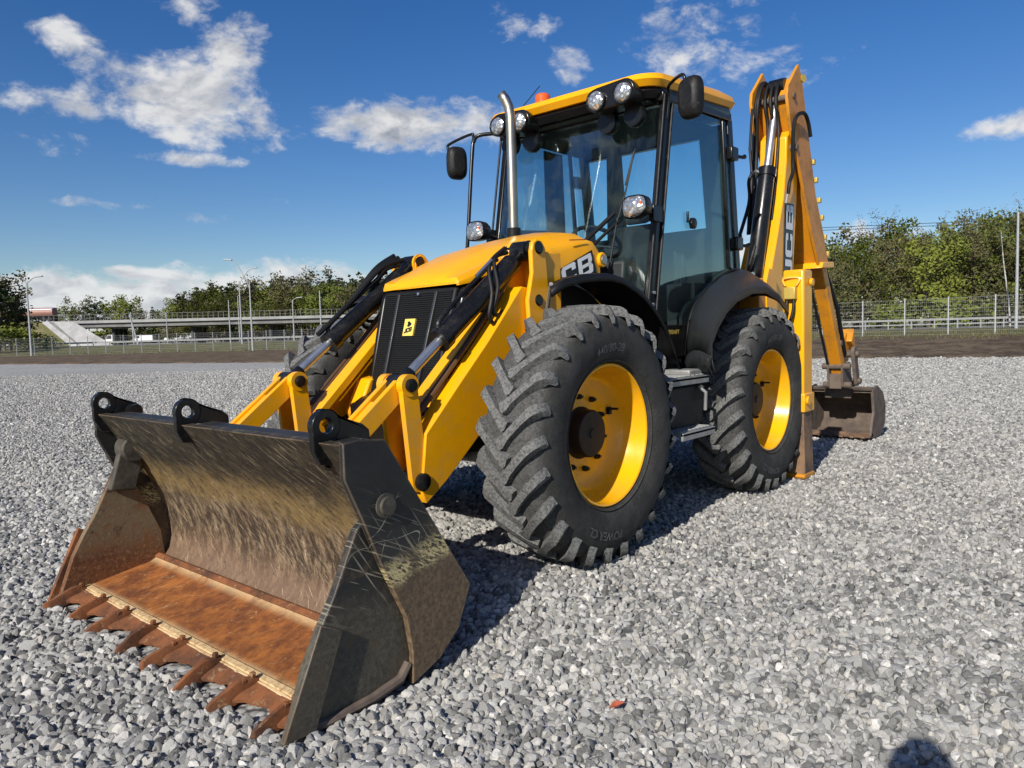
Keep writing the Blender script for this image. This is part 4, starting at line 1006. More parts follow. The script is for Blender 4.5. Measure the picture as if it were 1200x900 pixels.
# slew housing pieces that show beside the ram
mb = MB(); mb.prism([(-3.30, 1.40), (-3.28, 1.72), (-3.44, 2.03), (-3.52, 2.03), (-3.50, 1.5)], .40, .44); mb.prism([(-2.86, 1.3), (-2.84, 1.62), (-2.90, 1.74), (-3.05, 1.74), (-3.1, 1.3)], .80, .84); build('kingpost_ear', bh(mb), YEL, BH, .006)
mb = MB(); mb.tube([(-3.26, .40, 1.5), (-3.26, .40, 2.0)], .016, 8); mb.tube([(-3.26, .40, 2.0), (-3.26, .40, 2.08)], .008, 8); mb.tube([(-3.26, .38, 2.08), (-3.26, .44, 2.08)], .012, 8); build('grease_rod', bh(mb), ALU, BH)
# boom
bo = [(-3.00, 1.18), (-3.07, 1.67), (-3.24, 2.05), (-3.38, 2.40), (-3.45, 2.72), (-3.47, 2.95), (-3.56, 3.02), (-3.70, 2.98), (-3.76, 2.85), (-3.70, 2.35), (-3.62, 1.75), (-3.42, 1.30), (-3.20, 1.10)]
mb = MB(); mb.prism(bo, .53, .78); BM = build('boom', bh(mb), YEL, BH, .012)
dpb = [(-3.385, 1.70), (-3.415, 2.36), (-3.64, 2.36), (-3.60, 1.70)]
dpb = [(-3.355, 1.70), (-3.40, 2.36), (-3.615, 2.36), (-3.575, 1.70)]
mb = MB(); mb.add([(x, .784, z) for x, z in dpb], [(0, 1, 2, 3)]); bd = build('boom_decal', bh(mb), DEC, BM, smooth=0)
def boomlogo(u, v):   # reads upwards
    t_ = u/LOGOW; z = 1.685+.655*t_; x = -3.425-.058*t_-.125+ (v*.125); x = -3.552-.045*t_+v*.165
    return (x+2.75, .788-.65, z)
logo('lettering', boomlogo, WHT, bd)
mb = MB(); mb.tube([(-3.36, .83, 2.42), (-3.37, .84, 2.52), (-3.47, .83, 2.62), (-3.50, .82, 2.72), (-3.46, .84, 3.0), (-3.50, .86, 3.12), (-3.62, .88, 3.16), (-3.72, .88, 3.10), (-3.78, .88, 2.98)], .017, 8); build('boom_hose', bh(mb), HOSE, BM)
mb = MB(); mb.tube([(-3.36, .81, 2.34), (-3.36, .83, 2.46), (-3.44, .83, 2.58)], .014, 8); build('boom_pipe', bh(mb), ALU, BM)
mb = MB()
for q in (0, .05, .1): mb.tube([(-3.30, .60+q, 2.2), (-3.43, .60+q, 2.7), (-3.48, .60+q, 3.05), (-3.44, .59+q, 3.25), (-3.50, .58+q, 3.40), (-3.60, .58+q, 3.48), (-3.72, .58+q, 3.40)], .016, 8)
for q in (0, .035): mb.tube([(-3.35, .50-q, 2.1), (-3.48, .49-q, 2.8), (-3.41, .53-q*.5, 3.20), (-3.44, .54-q*.5, 3.36), (-3.55, .54-q*.5, 3.49), (-3.68, .54-q*.5, 3.46)], .018, 8)
build('boom_hose_bundle', bh(mb), HOSE, BM)
# dipper: two cheek plates at the head, box below, extending inner section
ck = [(-3.63, 3.61), (-3.38, 3.37), (-3.36, 3.28), (-3.44, 3.01), (-3.60, 2.78), (-3.73, 2.55), (-3.95, 2.15), (-4.19, 1.80), (-4.45, 1.82), (-4.31, 2.12), (-4.07, 2.50), (-3.87, 3.06), (-3.70, 3.53)]
DP = empty('dipper', (-3.5+2.75, 0, 3.0), parent=BH)
def dp_(mb):
    mb.v = [(x+3.5, y_-.65, z-3.0) for x, y_, z in mb.v]; return mb
for ya, yb in ((.80, .828), (.472, .50)):
    mb = MB(); mb.prism(ck, ya, yb); build('cheek_plate', dp_(mb), YELD, DP, .005)
bk = [(-3.62, 3.50), (-3.50, 3.30), (-3.56, 3.16), (-3.70, 2.9), (-3.87, 2.45), (-4.22, 1.85), (-4.45, 1.84), (-4.31, 2.12), (-4.07, 2.50), (-3.87, 3.06), (-3.69, 3.50)]
mb = MB(); mb.prism(bk, .50, .80); build('dipper_box', dp_(mb), YELD, DP, .004)
mb = MB(); mb.prism([(-4.19, 1.86), (-4.15, 1.80), (-4.52, 1.82), (-4.50, 1.88)], .50, .86); build('dipper_collar', dp_(mb), YEL, DP, .008)
mb = MB(); mb.prism([(-4.31, 1.86), (-5.02, .66), (-5.15, .66), (-4.45, 1.86)], .675, .80); ext = build('extending_dipper', dp_(mb), YELD, DP, .01)
mb = MB(); mb.tube([(-4.92, .79, 1.05), (-4.92, .81, 1.05)], .03, 8); build('dipper_boss', dp_(mb), MUD, DP)
mb = MB(); mb.tube([(-4.30, .665, 1.80), (-4.98, .665, .72)], .014, 6); build('dipper_edge_pipe', dp_(mb), HOSE, DP)
# brass-coloured pads down the rear edge of the dipper
for t_ in (.18, .32, .48, .62, .78, .92):
    x = -3.90+(-4.45+3.90)*t_; z = 3.0+(1.86-3.0)*t_; mb = MB(); mb.box(x-.01, x-.055, .79, .835, z-.02, z+.03); build('wear_pad', dp_(mb), BRS, DP, .006)
mb = MB(); mb.tube([(-3.72, .82, 3.50), (-3.71, .845, 3.50)], .035, 12); build('head_boss', dp_(mb), BRS, DP)
for x, z in ((-3.50, 3.30), (-3.56, 2.86)):
    pin(x+3.5, z-3.0, .455-.65, .845-.65, .030, MUD, DP)
# writing on the rear plate of the dipper head
def dlogo(u, v):
    t_ = u/LOGOW; a = Vector((-3.745, 0, 3.40)); b_ = Vector((-3.865, 0, 3.05)); p = b_+(a-b_)*t_
    return (p.x+3.5-.006, .66+v*.13-.65, p.z-3.0)
mb = MB(); mb.hexa([(-3.86, .49, 3.04), (-3.86, .81, 3.04), (-3.885, .81, 3.04), (-3.885, .49, 3.04)], [(-3.735, .49, 3.42), (-3.735, .81, 3.42), (-3.76, .81, 3.42), (-3.76, .49, 3.42)]); build('dipper_back_plate', dp_(mb), DEC, DP, .003)
# bucket ram behind the dipper
mb = MB(); mb.tube([(-3.95, .65, 3.0), (-4.62, .65, 1.80)], .055, 14); br = build('bucket_ram', dp_(mb), BLK, DP)
mb = MB(); mb.tube([(-4.62, .65, 1.80), (-5.12, .66, 1.05)], .03, 12); build('rod', dp_(mb), CHR, br)
mb = MB(); mb.tube([(-4.50, .78, 1.78), (-4.86, .78, 1.42), (-5.16, .76, .95)], .022, 8); mb.tube([(-4.48, .73, 1.78), (-4.84, .73, 1.40), (-5.18, .72, .92)], .022, 8); build('dipper_hose', dp_(mb), HOSE, DP)
mb = MB(); mb.prism([(-5.14, .98), (-5.30, 1.16), (-5.40, 1.10), (-5.38, .84), (-5.22, .80)], .60, .74); mb.prism([(-5.28, 1.06), (-5.38, 1.2), (-5.42, .96)], .56, .80); build('ram_bracket', dp_(mb), YELD, DP, .01)
# bucket linkage
mb = MB()
mb.prism([(-4.90, .82), (-4.94, .58), (-5.10, .54), (-5.24, .62), (-5.16, .84)], .655, .675); mb.prism([(-4.90, .82), (-4.94, .58), (-5.10, .54), (-5.24, .62), (-5.16, .84)], .80, .82)
mb.prism([(-4.93, .72), (-4.93, .56), (-5.22, .56), (-5.20, .72)], .675, .80)
mb.prism(capsule((-5.22, .95), (-5.32, .62), .055, .055), .822, .86); mb.prism(capsule((-5.22, .95), (-5.32, .62), .055, .055), .61, .65)
for x, z in ((-4.95, .80), (-5.24, .92), (-5.32, .62), (-4.98, .60)): mb.tube([(x, .60, z), (x, .89, z)], .034, 12)
build('bucket_linkage', dp_(mb), MUD, DP, .005)
# bucket: open front towards the machine
BK = empty('digging_bucket', (-5.2+2.75, .72-.65, 0), parent=BH)
shell = [(-5.16, .535), (-5.33, .56), (-5.52, .48), (-5.62, .33), (-5.60, .15), (-5.48, .05), (-5.30, .02), (-5.12, .045)]
inn = [(-5.12, .075), (-5.30, .05), (-5.46, .08), (-5.57, .17), (-5.585, .33), (-5.50, .45), (-5.33, .53), (-5.16, .505)]
def bk_(mb):
    mb.v = [(x+5.2, y_, z) for x, y_, z in mb.v]; return mb
mb = MB(); mb.prism(shell+inn, -.33, .33); build('bucket_shell', bk_(mb), MUD, BK, 0)
for s in (-1, 1):
    mb = MB(); mb.prism([(-5.14, .55), (-5.33, .575), (-5.53, .49), (-5.635, .33), (-5.615, .14), (-5.49, .035), (-5.30, .005), (-5.08, .03), (-5.14, .20), (-5.20, .30)], s*.312, s*.34); build('bucket_side', bk_(mb), MUD, BK, .005)
mb = MB(); mb.prism([(-5.03, .035), (-5.14, .078), (-5.15, .04)], -.34, .34)
for k in range(6): mb.box(-5.02, -5.06, -.30+.11*k, -.26+.11*k, .03, .05)
build('bucket_lip', bk_(mb), MUDD, BK)
mb = MB(); mb.prism([(-5.15, .52), (-5.10, .60), (-5.30, .66), (-5.42, .56)], -.14, -.11); mb.prism([(-5.15, .52), (-5.10, .60), (-5.30, .66), (-5.42, .56)], .05, .08); mb.prism([(-5.145, .44), (-5.125, .56), (-5.145, .56)], -.16, .12); mb.prism([(-5.13, .53), (-5.11, .565), (-5.16, .57)], -.33, .33)
build('bucket_hanger', bk_(mb), MUD, BK, .004)
# dipper ram (big cylinder standing beside the boom)
r0 = Vector((-3.00, .65, 1.58)); r1 = Vector((-3.34, .65, 2.66)); r2 = Vector((-3.60, .65, 3.44)); dd = (r1-r0).normalized()
DR = empty('dipper_ram', (r0.x+2.75, 0, r0.z), parent=BH)
def dr_(mb):
    mb.v = [(x-r0.x, y_-.65, z-r0.z) for x, y_, z in mb.v]; return mb
sft = Vector((.0, 0, 0))
mb = MB(); mb.tube([r0-dd*.15, r0, r0+dd*.02, r1-dd*.08, r1-dd*.08, r1], [.05, .06, .072, .072, .082, .082], 24); build('barrel', dr_(mb), BLK, DR)
mb = MB(); mb.tube([r1, r2-(r2-r1).normalized()*.08], .035, 16); build('rod', dr_(mb), CHR, DR)
mb = MB(); mb.lathe([(.001, -.07), (.07, -.07), (.07, .07), (.001, .07)], tuple(r2), 'y', 18); mb.tube([r2-dd*.13, r2], .055, 12); build('rod_eye', dr_(mb), BLK, DR)
mb = MB(); mb.tube([r1+Vector((.06, -.10, -.02)), r1+Vector((.10, -.13, -.10)), r1+Vector((.08, -.14, -.3)), r0+Vector((.12, -.10, .3)), r0+Vector((.10, -.05, .05))], .016, 8)
mb.tube([r1+Vector((.04, -.12, .55)), r1+Vector((.03, -.15, .2)), r1+Vector((.06, -.12, -.02))], .012, 8); mb.tube([r0+Vector((.08, .06, .36)), r0+Vector((.12, .05, .28)), r0+Vector((.11, .0, .12))], .014, 8); build('ram_hose', dr_(mb), HOSE, DR)
mb = MB(); mb.tube([r1+Vector((.06, -.09, -.02)), r1+Vector((.03, -.06, -.02))], .022, 8); mb.tube([r0+Vector((.09, .04, .12)), r0+Vector((.05, .02, .12))], .022, 8); build('hose_fitting', dr_(mb), CHR, DR)

# ---- tidy the tree of parts: thing > part > sub-part
bpy.context.view_layer.update()
def reparent(o, p):
    mw = o.matrix_world.copy(); o.parent = p; o.matrix_parent_inverse = Matrix.Identity(4)
    o.matrix_local = p.matrix_world.inverted() @ mw
def kids(o): return [c for c in COL.objects if c.parent is o]
for grp_ in (CAB, BH):
    for c in kids(grp_): reparent(c, ML)
    bpy.data.objects.remove(grp_)
bpy.context.view_layer.update()
def deep(o, d, anc):
    for c in kids(o):
        if d >= 2: reparent(c, anc) if d > 2 or False else None
        deep(c, d+1, anc if d >= 2 else c)
ch = {}
for o in COL.objects:
    if o.parent: ch.setdefault(o.parent.name, []).append(o)
def walk(o, d, anc):
    for c in ch.get(o.name, []):
        if d >= 3: reparent(c, anc)
        walk(c, d+1, c if d == 1 else anc)
walk(ML, 1, None)

# ================================================================== the place around it
RIM_Y = None
FX, FY = cos(YAW), sin(YAW)
def W(lat, dep, z=0.0):
    """survey coordinates: metres to the right of and away from where the picture was taken"""
    return Vector((CAM.x+dep*FX+lat*FY, CAM.y+dep*FY-lat*FX, z))
def sstep(a, b_, x):
    t_ = min(1, max(0, (x-a)/(b_-a))); return t_*t_*(3-2*t_)
def lotz(x, y_):
    d = sqrt((x-2.2)**2+(y_-1.0)**2)
    z = -.135*sstep(.45, 1.30, x)*(1-sstep(6, 14, d))
    return z + .010*sin(1.3*x+.7*y_)*sin(.9*y_-.4*x)*sstep(1.5, 5, abs(x-.5))
# gravel lot: fine near the machine, coarse to the horizon
def axis_ticks(c):
    t_ = [c+i*.125 for i in range(-56, 57)]
    k = .25; a = t_[-1]; b_ = t_[0]
    while a-c < 1500: a += k; b_ -= k; t_.append(a); t_.insert(0, b_); k *= 1.22
    return t_
gx, gy = axis_ticks(0.5), axis_ticks(1.0)
mb = MB(); mb.grid([[(x, y_, lotz(x, y_)-.012) for y_ in gy] for x in gx])
build('gravel_ground', mb, GRV, smooth=60, kind='structure')
# crushed stone: tens of thousands of separate stones over the near part of the lot
rng = np.random.default_rng(3)
def scatter(d0, d1, dens, slo, shi):
    pts = []
    n_try = int((d1-d0)*(2*(.80*d1+2.6))*dens)
    dep = rng.uniform(d0, d1, n_try); lat = rng.uniform(-(.80*d1+2.6), .80*d1+2.6, n_try)
    k = np.abs(lat) < .80*np.maximum(dep, 0)+2.6; dep, lat = dep[k], lat[k]
    return dep, lat, rng.uniform(0, 1, len(dep))**1.6*(shi-slo)+slo
D = []
for a in ((-.2, 3.2, 2300, .0125, .030), (3.2, 6.5, 1900, .014, .029), (6.5, 11, 1000, .017, .030), (11, 19, 480, .022, .034), (19, 32, 170, .034, .048)): D.append(scatter(*a))
dep = np.concatenate([d[0] for d in D]); lat = np.concatenate([d[1] for d in D]); siz = np.concatenate([d[2] for d in D])
siz = siz*np.where(rng.random(len(siz)) < .008, 1.55, 1)*.90*np.where(dep < 7, 1+.55*np.clip((.3-lat)/1.2, 0, 1), 1.05)
px = CAM.x+dep*FX+lat*FY; py = CAM.y+dep*FY-lat*FX
def ss_np(a, b_, x):
    t_ = np.clip((x-a)/(b_-a), 0, 1); return t_*t_*(3-2*t_)
dz = np.sqrt((px-2.2)**2+(py-1.0)**2)
pz = -.135*ss_np(.45, 1.30, px)*(1-ss_np(6, 14, dz)) + .010*np.sin(1.3*px+.7*py)*np.sin(.9*py-.4*px)*ss_np(1.5, 5, np.abs(px-.5))
pz = pz-.012+rng.uniform(-.004, .016, len(px))-siz*.35
keep = np.ones(len(px), bool)
keep &= ~((px > 1.42) & (px < 2.02) & (np.abs(py) < 1.16))     # under the shovel floor the stones are pressed down
pz = np.where(keep, pz, pz-.03)
gm = bpy.data.meshes.new('crushed_gravel'); gm.vertices.add(len(px))
gm.vertices.foreach_set('co', np.stack([px, py, pz], 1).astype(np.float32).ravel())
a = gm.attributes.new('size', 'FLOAT', 'POINT'); a.data.foreach_set('value', siz.astype(np.float32))
ro = rng.uniform(0, 6.283, (len(px), 3)).astype(np.float32); ro[:, :2] *= .35
ro[:, :2] = rng.normal(0, 1.0, (len(px), 2))
a = gm.attributes.new('turn', 'FLOAT_VECTOR', 'POINT'); a.data.foreach_set('vector', ro.ravel())
a = gm.attributes.new('pick', 'INT', 'POINT'); a.data.foreach_set('value', rng.integers(0, 9, len(px)).astype(np.int32))
gob = bpy.data.objects.new('crushed_gravel', gm); link(gob); gob['kind'] = 'stuff'
tag(gob, 'loose light grey crushed stone covering the lot around the machine', 'gravel')
stones = bpy.data.collections.new('stones')
for k in range(9):
    bm = bmesh.new(); bmesh.ops.create_icosphere(bm, subdivisions=2, radius=1)
    r_ = random.Random(k)
    # cut the ball with random planes for broken faces
    pl = [(Vector((r_.gauss(0, 1), r_.gauss(0, 1), r_.gauss(0, 1))).normalized(), r_.uniform(.50, .82)) for _ in range(11)]
    for v in bm.verts:
        for nn_, dd_ in pl:
            q = v.co.dot(nn_)
            if q > dd_: v.co -= nn_*(q-dd_)
        v.co.x *= 1.25; v.co.y *= r_.uniform(.8, 1.05) if False else .95; v.co.z *= .86
    me = bpy.data.meshes.new('stone'); bm.to_mesh(me); bm.free(); me.materials.append(STONE)
    me.shade_smooth(); me.set_sharp_from_angle(angle=radians(22))
    o = bpy.data.objects.new('stone', me); stones.objects.link(o)
ng = bpy.data.node_groups.new('scatter_stones', 'GeometryNodeTree')
ng.interface.new_socket('Geometry', in_out='INPUT', socket_type='NodeSocketGeometry'); ng.interface.new_socket('Geometry', in_out='OUTPUT', socket_type='NodeSocketGeometry')
N_ = ng.nodes; L_ = ng.links
gi = N_.new('NodeGroupInput'); go = N_.new('NodeGroupOutput'); ip = N_.new('GeometryNodeInstanceOnPoints'); ci = N_.new('GeometryNodeCollectionInfo')
ci.inputs['Collection'].default_value = stones; ci.inputs['Separate Children'].default_value = True; ci.inputs['Reset Children'].default_value = True
ip.inputs['Pick Instance'].default_value = True
def named(t_, nm):
    q = N_.new('GeometryNodeInputNamedAttribute'); q.data_type = t_; q.inputs['Name'].default_value = nm; return q.outputs[0]
L_.new(gi.outputs[0], ip.inputs['Points']); L_.new(ci.outputs[0], ip.inputs['Instance']); L_.new(named('INT', 'pick'), ip.inputs['Instance Index'])
L_.new(named('FLOAT_VECTOR', 'turn'), ip.inputs['Rotation']); L_.new(named('FLOAT', 'size'), ip.inputs['Scale']); L_.new(ip.outputs[0], go.inputs[0])
md = gob.modifiers.new('scatter', 'NODES'); md.node_group = ng

# a dry leaf on the gravel
lp = W(.345, 2.62); mb = MB()
o_ = [(0, -.028, 0), (.012, -.012, .006), (.016, .006, .008), (.006, .02, .004), (0, .034, 0), (-.008, .018, .007), (-.017, .002, .009), (-.010, -.014, .005)]
mb.add([(x, y_, z) for x, y_, z in o_]+[(0, 0, -.002)], [(i, (i+1) % 8, 8) for i in range(8)])
lf = build('dry_leaf', mb, LEAFM, smooth=0, solid=.0008); lf.location = (lp.x, lp.y, lotz(lp.x, lp.y)+.022); lf.rotation_euler = (.25, .2, .9); tag(lf, 'small rust red dry leaf lying on the gravel in the foreground', 'leaf')

# ---- terrain strips beyond the lot, given by picture-bearing columns
def hor(u): return 406.8-.02795*u
def lerp(xs, ys, x):
    if x <= xs[0]: return ys[0]
    for i in range(len(xs)-1):
        if x <= xs[i+1]: t_ = (x-xs[i])/(xs[i+1]-xs[i]); return ys[i]+(ys[i+1]-ys[i])*t_
    return ys[-1]
def e_(u): return 1097.0/(lerp([0, 340, 960, 1200], [427, 424.5, 420, 419], u)-hor(min(max(u, -200), 1400)))
def f_(u): return lerp([-300, 0, 340, 600, 900, 960, 1060, 1200, 1500], [90, 85, 76, 62, 48, 44, 41, 37, 32], u)
def zf(u): return lerp([0, 340, 960, 1200], [.2, .22, .50, .52], u)
def g_(u): return lerp([-300, 0, 340, 600, 960, 1200, 1500], [115, 112, 108, 85, 56, 48, 42], u)
def zg(u): return lerp([0, 340, 600, 960, 1200], [1.0, 1.02, .9, .74, .74], u)
def P(u, d, z): return W((u-600)/874.8*d, d, z)
US = list(range(-900, 2101, 12))
def strip(name, prof, mat, jit=0, kind='structure'):
    rows = []
    r_ = random.Random(5)
    for u in US:
        rows.append([P(u, d, z+(r_.uniform(-jit, jit) if 0 < i < len(prof(u))-1 else 0)) for i, (d, z) in enumerate(prof(u))])
    mb = MB(); mb.grid(rows); return build(name, mb, mat, smooth=60, kind=kind)
def bankp(u):
    e, f, z = e_(u), f_(u), zf(u); ez = .02+.02*sin(u*.11)
    e += .35*sin(u*.19)+.25*sin(u*.53)
    return [(e, -.03), (e+.25, .05)]+[(e+.25+(f-1.2-e-.25)*t_, .05+(z-.02-.05)*sstep(0, .8, t_)) for t_ in (.06, .12, .2, .32, .46, .62, .8, 1)]
strip('dirt_bank', bankp, DIRT, .035)
def vergep(u):
    f, z, g, z2 = f_(u), zf(u), g_(u), zg(u)
    return [(f-1.2+(g-1.5-f+1.2)*t_, z-.02+(z2-z+.02)*t_**1.3) for t_ in (0, .1, .2, .35, .5, .65, .8, 1)]
strip('grass_verge', vergep, GRASS, .03)
strip('road', lambda u: [(g_(u)-1.5, zg(u)), (g_(u)+2, zg(u)+.02), (g_(u)+7, zg(u)+.05), (g_(u)+13, zg(u)+.0)], ROADM)
strip('field', lambda u: [(g_(u)+13, zg(u)+.0), (g_(u)+25, zg(u)-.1), (g_(u)+80, .5), (400, .5), (900, .5), (2500, .5)], FIELD)

strip('far_road', lambda u: [(168, .45), (171, 1.18), (181, 1.2), (185, .45)], ROADM)
# ---- wire fences along the lot
def fence(us, hgt, label, group):
    F = empty('wire_fence', tuple(P(us[0], f_(us[0]), zf(us[0]))))
    tag(F, label, 'fence', None)
    base = F.location.copy(); pts = [P(u, f_(u), zf(u)-.05) for u in us]
    mb = MB(); mb.box(-.03, .03, -.03, .03, 0, hgt+.08); post_me = None
    for p in pts:
        if post_me is None:
            o = build('fence_post', mb, GAL, F, smooth=0); post_me = o.data
        else: o = bpy.data.objects.new('fence_post', post_me); link(o, F)
        o.location = p-base
    for i in range(len(pts)-1):
        a, b_ = pts[i]-base, pts[i+1]-base; mb = MB()
        mb.v = []; nh = 11
        for k in range(nh):
            z = .08+(hgt-.08)*k/(nh-1); th = .009 if k in (0, nh//3, 2*nh//3, nh-1) else .006
            mb.beam(a+Vector((0, 0, z)), b_+Vector((0, 0, z)), th, th)
        nvv = 22
        for k in range(1, nvv):
            q = a+(b_-a)*k/nvv; mb.beam(q+Vector((0, 0, .05)), q+Vector((0, 0, hgt)), .0028, .0028, (1, 0, 0))
        build('wire_panel', mb, GAL, F, smooth=0, fix=False)
    return F
usL = [22-20.6*5, 22-20.6*4, 22-20.6*3, 22-20.6*2, 1.4]+[22+20.9*k for k in range(0, 21)]
fence(usL, 1.98, 'long grey wire mesh fence running left of the machine before the flyover', None)
usR = [915, 965, 1012, 1061, 1112, 1167, 1225, 1285, 1350]
fence(usR, 1.98, 'grey wire mesh fence on the brown bank right of the machine', None)

# ---- guard rails
RAILM = simple('weathered_rail', (.27, .275, .27), .7, var=.15)
def rail(us, lab, off=0, h=.7, twin=True):
    R = empty('guard_rail', tuple(P(us[0], g_(us[0])+off, zg(us[0])))); tag(R, lab, 'guard rail')
    b0_ = R.location.copy(); pts = [P(u, g_(u)+off, zg(u))-b0_ for u in us]
    me = None
    for p in pts:
        if me is None:
            mb = MB(); mb.box(-.05, .05, -.04, .04, 0, h); o = build('rail_post', mb, RAILM, R, smooth=0); me = o.data
        else: o = bpy.data.objects.new('rail_post', me); link(o, R)
        o.location = p
    for i in range(len(pts)-1):
        mb = MB()
        for z, hh in (((h-.08, .14), (h*.42, .08)) if twin else ((h-.10, .24),)):
            mb.beam(pts[i]+Vector((0, 0, z)), pts[i+1]+Vector((0, 0, z)), .06, hh)
        build('rail_beam', mb, RAILM, R, smooth=0, fix=False)
rail([880+27*k for k in range(0, 20)], 'galvanised twin rail guard rail beyond the right wire fence', 0, .70)
rail([-40+19*k for k in range(0, 30)], 'low galvanised guard rail along the road under the flyover', 0, .62, False)
def rail2(us, lab, d, z): pass

# ---- flyover
BD = 150.0
FO = empty('flyover', tuple(P(55, BD, 0))); tag(FO, 'long grey concrete flyover on dark pillars crossing behind the left fence', 'flyover')
fb0 = FO.location.copy()
def PF(u, d, z): return P(u, d, z)-fb0
mb = MB()
def xsec(mb, u0, u1, d0, d1, z0a, z1a, z0b, z1b):
    mb.hexa([PF(u0, d0, z0a), PF(u1, d0, z0b), PF(u1, d1, z0b), PF(u0, d1, z0a)], [PF(u0, d0, z1a), PF(u1, d0, z1b), PF(u1, d1, z1b), PF(u0, d1, z1a)])
def hz_at(y_, u, d): return 1.255+(hor(u)-y_)*d/874.8
xsec(mb, 30, 700, BD, BD+12, 4.75, 6.0, 4.1, 5.45); build('deck', mb, DCONC, FO, .0, 0)
mb = MB(); xsec(mb, 30, 700, BD-.5, BD, 5.55, 6.1, 5.0, 5.55); build('deck_edge', mb, simple('deck_edge_concrete', (.33, .33, .32), .85, sc=.4), FO, 0, 0)
mb = MB(); xsec(mb, 30, 700, BD-.25, BD-.1, 7.27, 7.33, 6.67, 6.73); xsec(mb, 30, 700, BD-.25, BD-.1, 6.6, 6.64, 6.05, 6.09); build('railing', mb, DCONC, FO, 0, 0)
rp_ = None
for k in range(86):
    u = 32+k*6.0; z = 6.1-.55*(u-30)/670
    if rp_ is None: mb = MB(); mb.box(-.05, .05, -.05, .05, 0, 1.2); o = build('railing_post', mb, DCONC, FO, smooth=0); rp_ = o.data
    else: o = bpy.data.objects.new('railing_post', rp_); link(o, FO)
    o.location = PF(u, BD-.18, z)
pm = None
for u0 in (137, 229, 320, 411, 500):
    for j in range(4):
        for dd_ in ((2.0,), )[0:1]:
            if pm is None: mb = MB(); mb.lathe([(.36, -.2), (.36, 4.6)], (0, 0, 0), 'z', 12); o = build('pillar', mb, simple('dark_pillar_concrete', (.07, .07, .068), .9), FO, smooth=40); pm = o.data  # pillars in a much darker tone than the deck
            else: o = bpy.data.objects.new('pillar', pm); link(o, FO)
            o.location = PF(u0+j*4.6, BD+2+j*2.4, 0)
    mb = MB(); xsec(mb, u0-2, u0+17, BD+1.2, BD+10.4, 4.3, 4.7, 4.2, 4.6); build('pillar_cap', mb, DCONC, FO, 0, 0)
# embankment with concrete apron
mb = MB(); mb.add([PF(-60, BD-2, 6.3), PF(52, BD-2, 6.2), PF(86, BD-6, 1.0), PF(-60, BD-16, 1.0), PF(-60, BD+20, 6.3), PF(52, BD+20, 6.2), PF(92, BD+26, .4), PF(-60, BD+30, 0)],
                  [(0, 1, 2, 3), (1, 5, 6, 2), (0, 4, 5, 1)]); em = build('embankment', mb, GRASS, smooth=0, kind='structure'); em.location = fb0
mb = MB()
mb.hexa([PF(53, BD-2.4, 5.95), PF(64, BD-2.4, 5.95), PF(66, BD-1, 5.6), PF(55, BD-1, 5.6)][:0] or [PF(86, BD-6.4, .9), PF(97, BD-6.4, .9), PF(97, BD-4, .6), PF(86, BD-4, .6)], [PF(53, BD-2.4, 5.95), PF(61, BD-2.4, 5.95), PF(61, BD, 5.6), PF(53, BD, 5.6)])
mb.hexa([PF(98, BD-6.8, .9), PF(136, BD-6.8, .9), PF(136, BD+2, .6), PF(98, BD+2, .6)], [PF(67, BD-2.4, 5.9), PF(92, BD-2.4, 5.7), PF(92, BD, 5.5), PF(67, BD, 5.6)])
ap = build('concrete_apron', mb, simple('pale_apron_concrete', (.40, .395, .38), .85, sc=.4, var=.15), FO, 0, 0)
mb = MB(); mb.hexa([PF(91, BD-6.2, .8), PF(98, BD-6.2, .8), PF(98, BD-4, .6), PF(91, BD-4, .6)], [PF(60.5, BD-2.2, 5.85), PF(67.5, BD-2.2, 5.85), PF(67, BD, 5.6), PF(60.5, BD, 5.6)]); build('apron_channel', mb, DCONC, FO, 0, 0)

# ---- lamp posts and other poles
def pole(u, d, zb, ytop, label, arms=(), r=.09, name='street_lamp', cat='street lamp', lean=0, group=None, mat=None):
    h = hz_at(ytop, u, d)-zb
    E_ = empty(name, tuple(P(u, d, zb))); tag(E_, label, cat, group)
    rd = Vector((FY, -FX, 0))
    mb = MB(); mb.tube([(0, 0, 0), Vector((0, 0, h))+rd*lean], [r, r*.6], 8); build('pole', mb, mat or GAL, E_)
    for (dx, dz) in arms:
        top = Vector((0, 0, h))+rd*lean
        mb = MB(); mb.tube([top-Vector((0, 0, .8)), top+rd*dx*.15, top+rd*dx*.7+Vector((0, 0, dz*.8)), top+rd*dx+Vector((0, 0, dz))], r*.45, 6); build('arm', mb, mat or GAL, E_)
        q = top+rd*dx+Vector((0, 0, dz)); q2 = q+rd*(.8 if dx > 0 else -.8)*1.0+Vector((0, 0, .08))
        mb = MB(); mb.beam(q, q2, .28, .12); build('lamp_head', mb, GAL, E_, .02)
pole(39, 82, .2, 332, 'tall street lamp with two short arms near the left trees', [(1.0, .6), (-.5, .55)], .12)
pole(286, 100, .6, 330, 'tall street lamp with one arm curving right beside the flyover', [(1.7, 1.6)], .12)
pole(298, 74, .2, 330, 'nearest tall pole with a long arm reaching up to the left', [(-1.6, 2.1)], .10)
pole(272.5, 105, .7, 352, 'bare grey pole left of the pair of lamps with curved arms', (), .10, 'utility_pole', 'pole')
pole(283.5, 112, .7, 347, 'slim bare pole just behind the curved arm lamp', (), .09, 'utility_pole', 'pole')
pole(199, 120, .8, 366, 'short slim pole standing before the flyover pillars', (), .09, 'utility_pole', 'pole')
pole(347, 105, .7, 352, 'short lamp post with small head between flyover spans near the front tyre', [(.6, .3)], .10)
pole(367.5, 170, 1.0, 345, 'pale pole rising behind the flyover railing near the loader hoses', (), .16, 'utility_pole', 'pole')
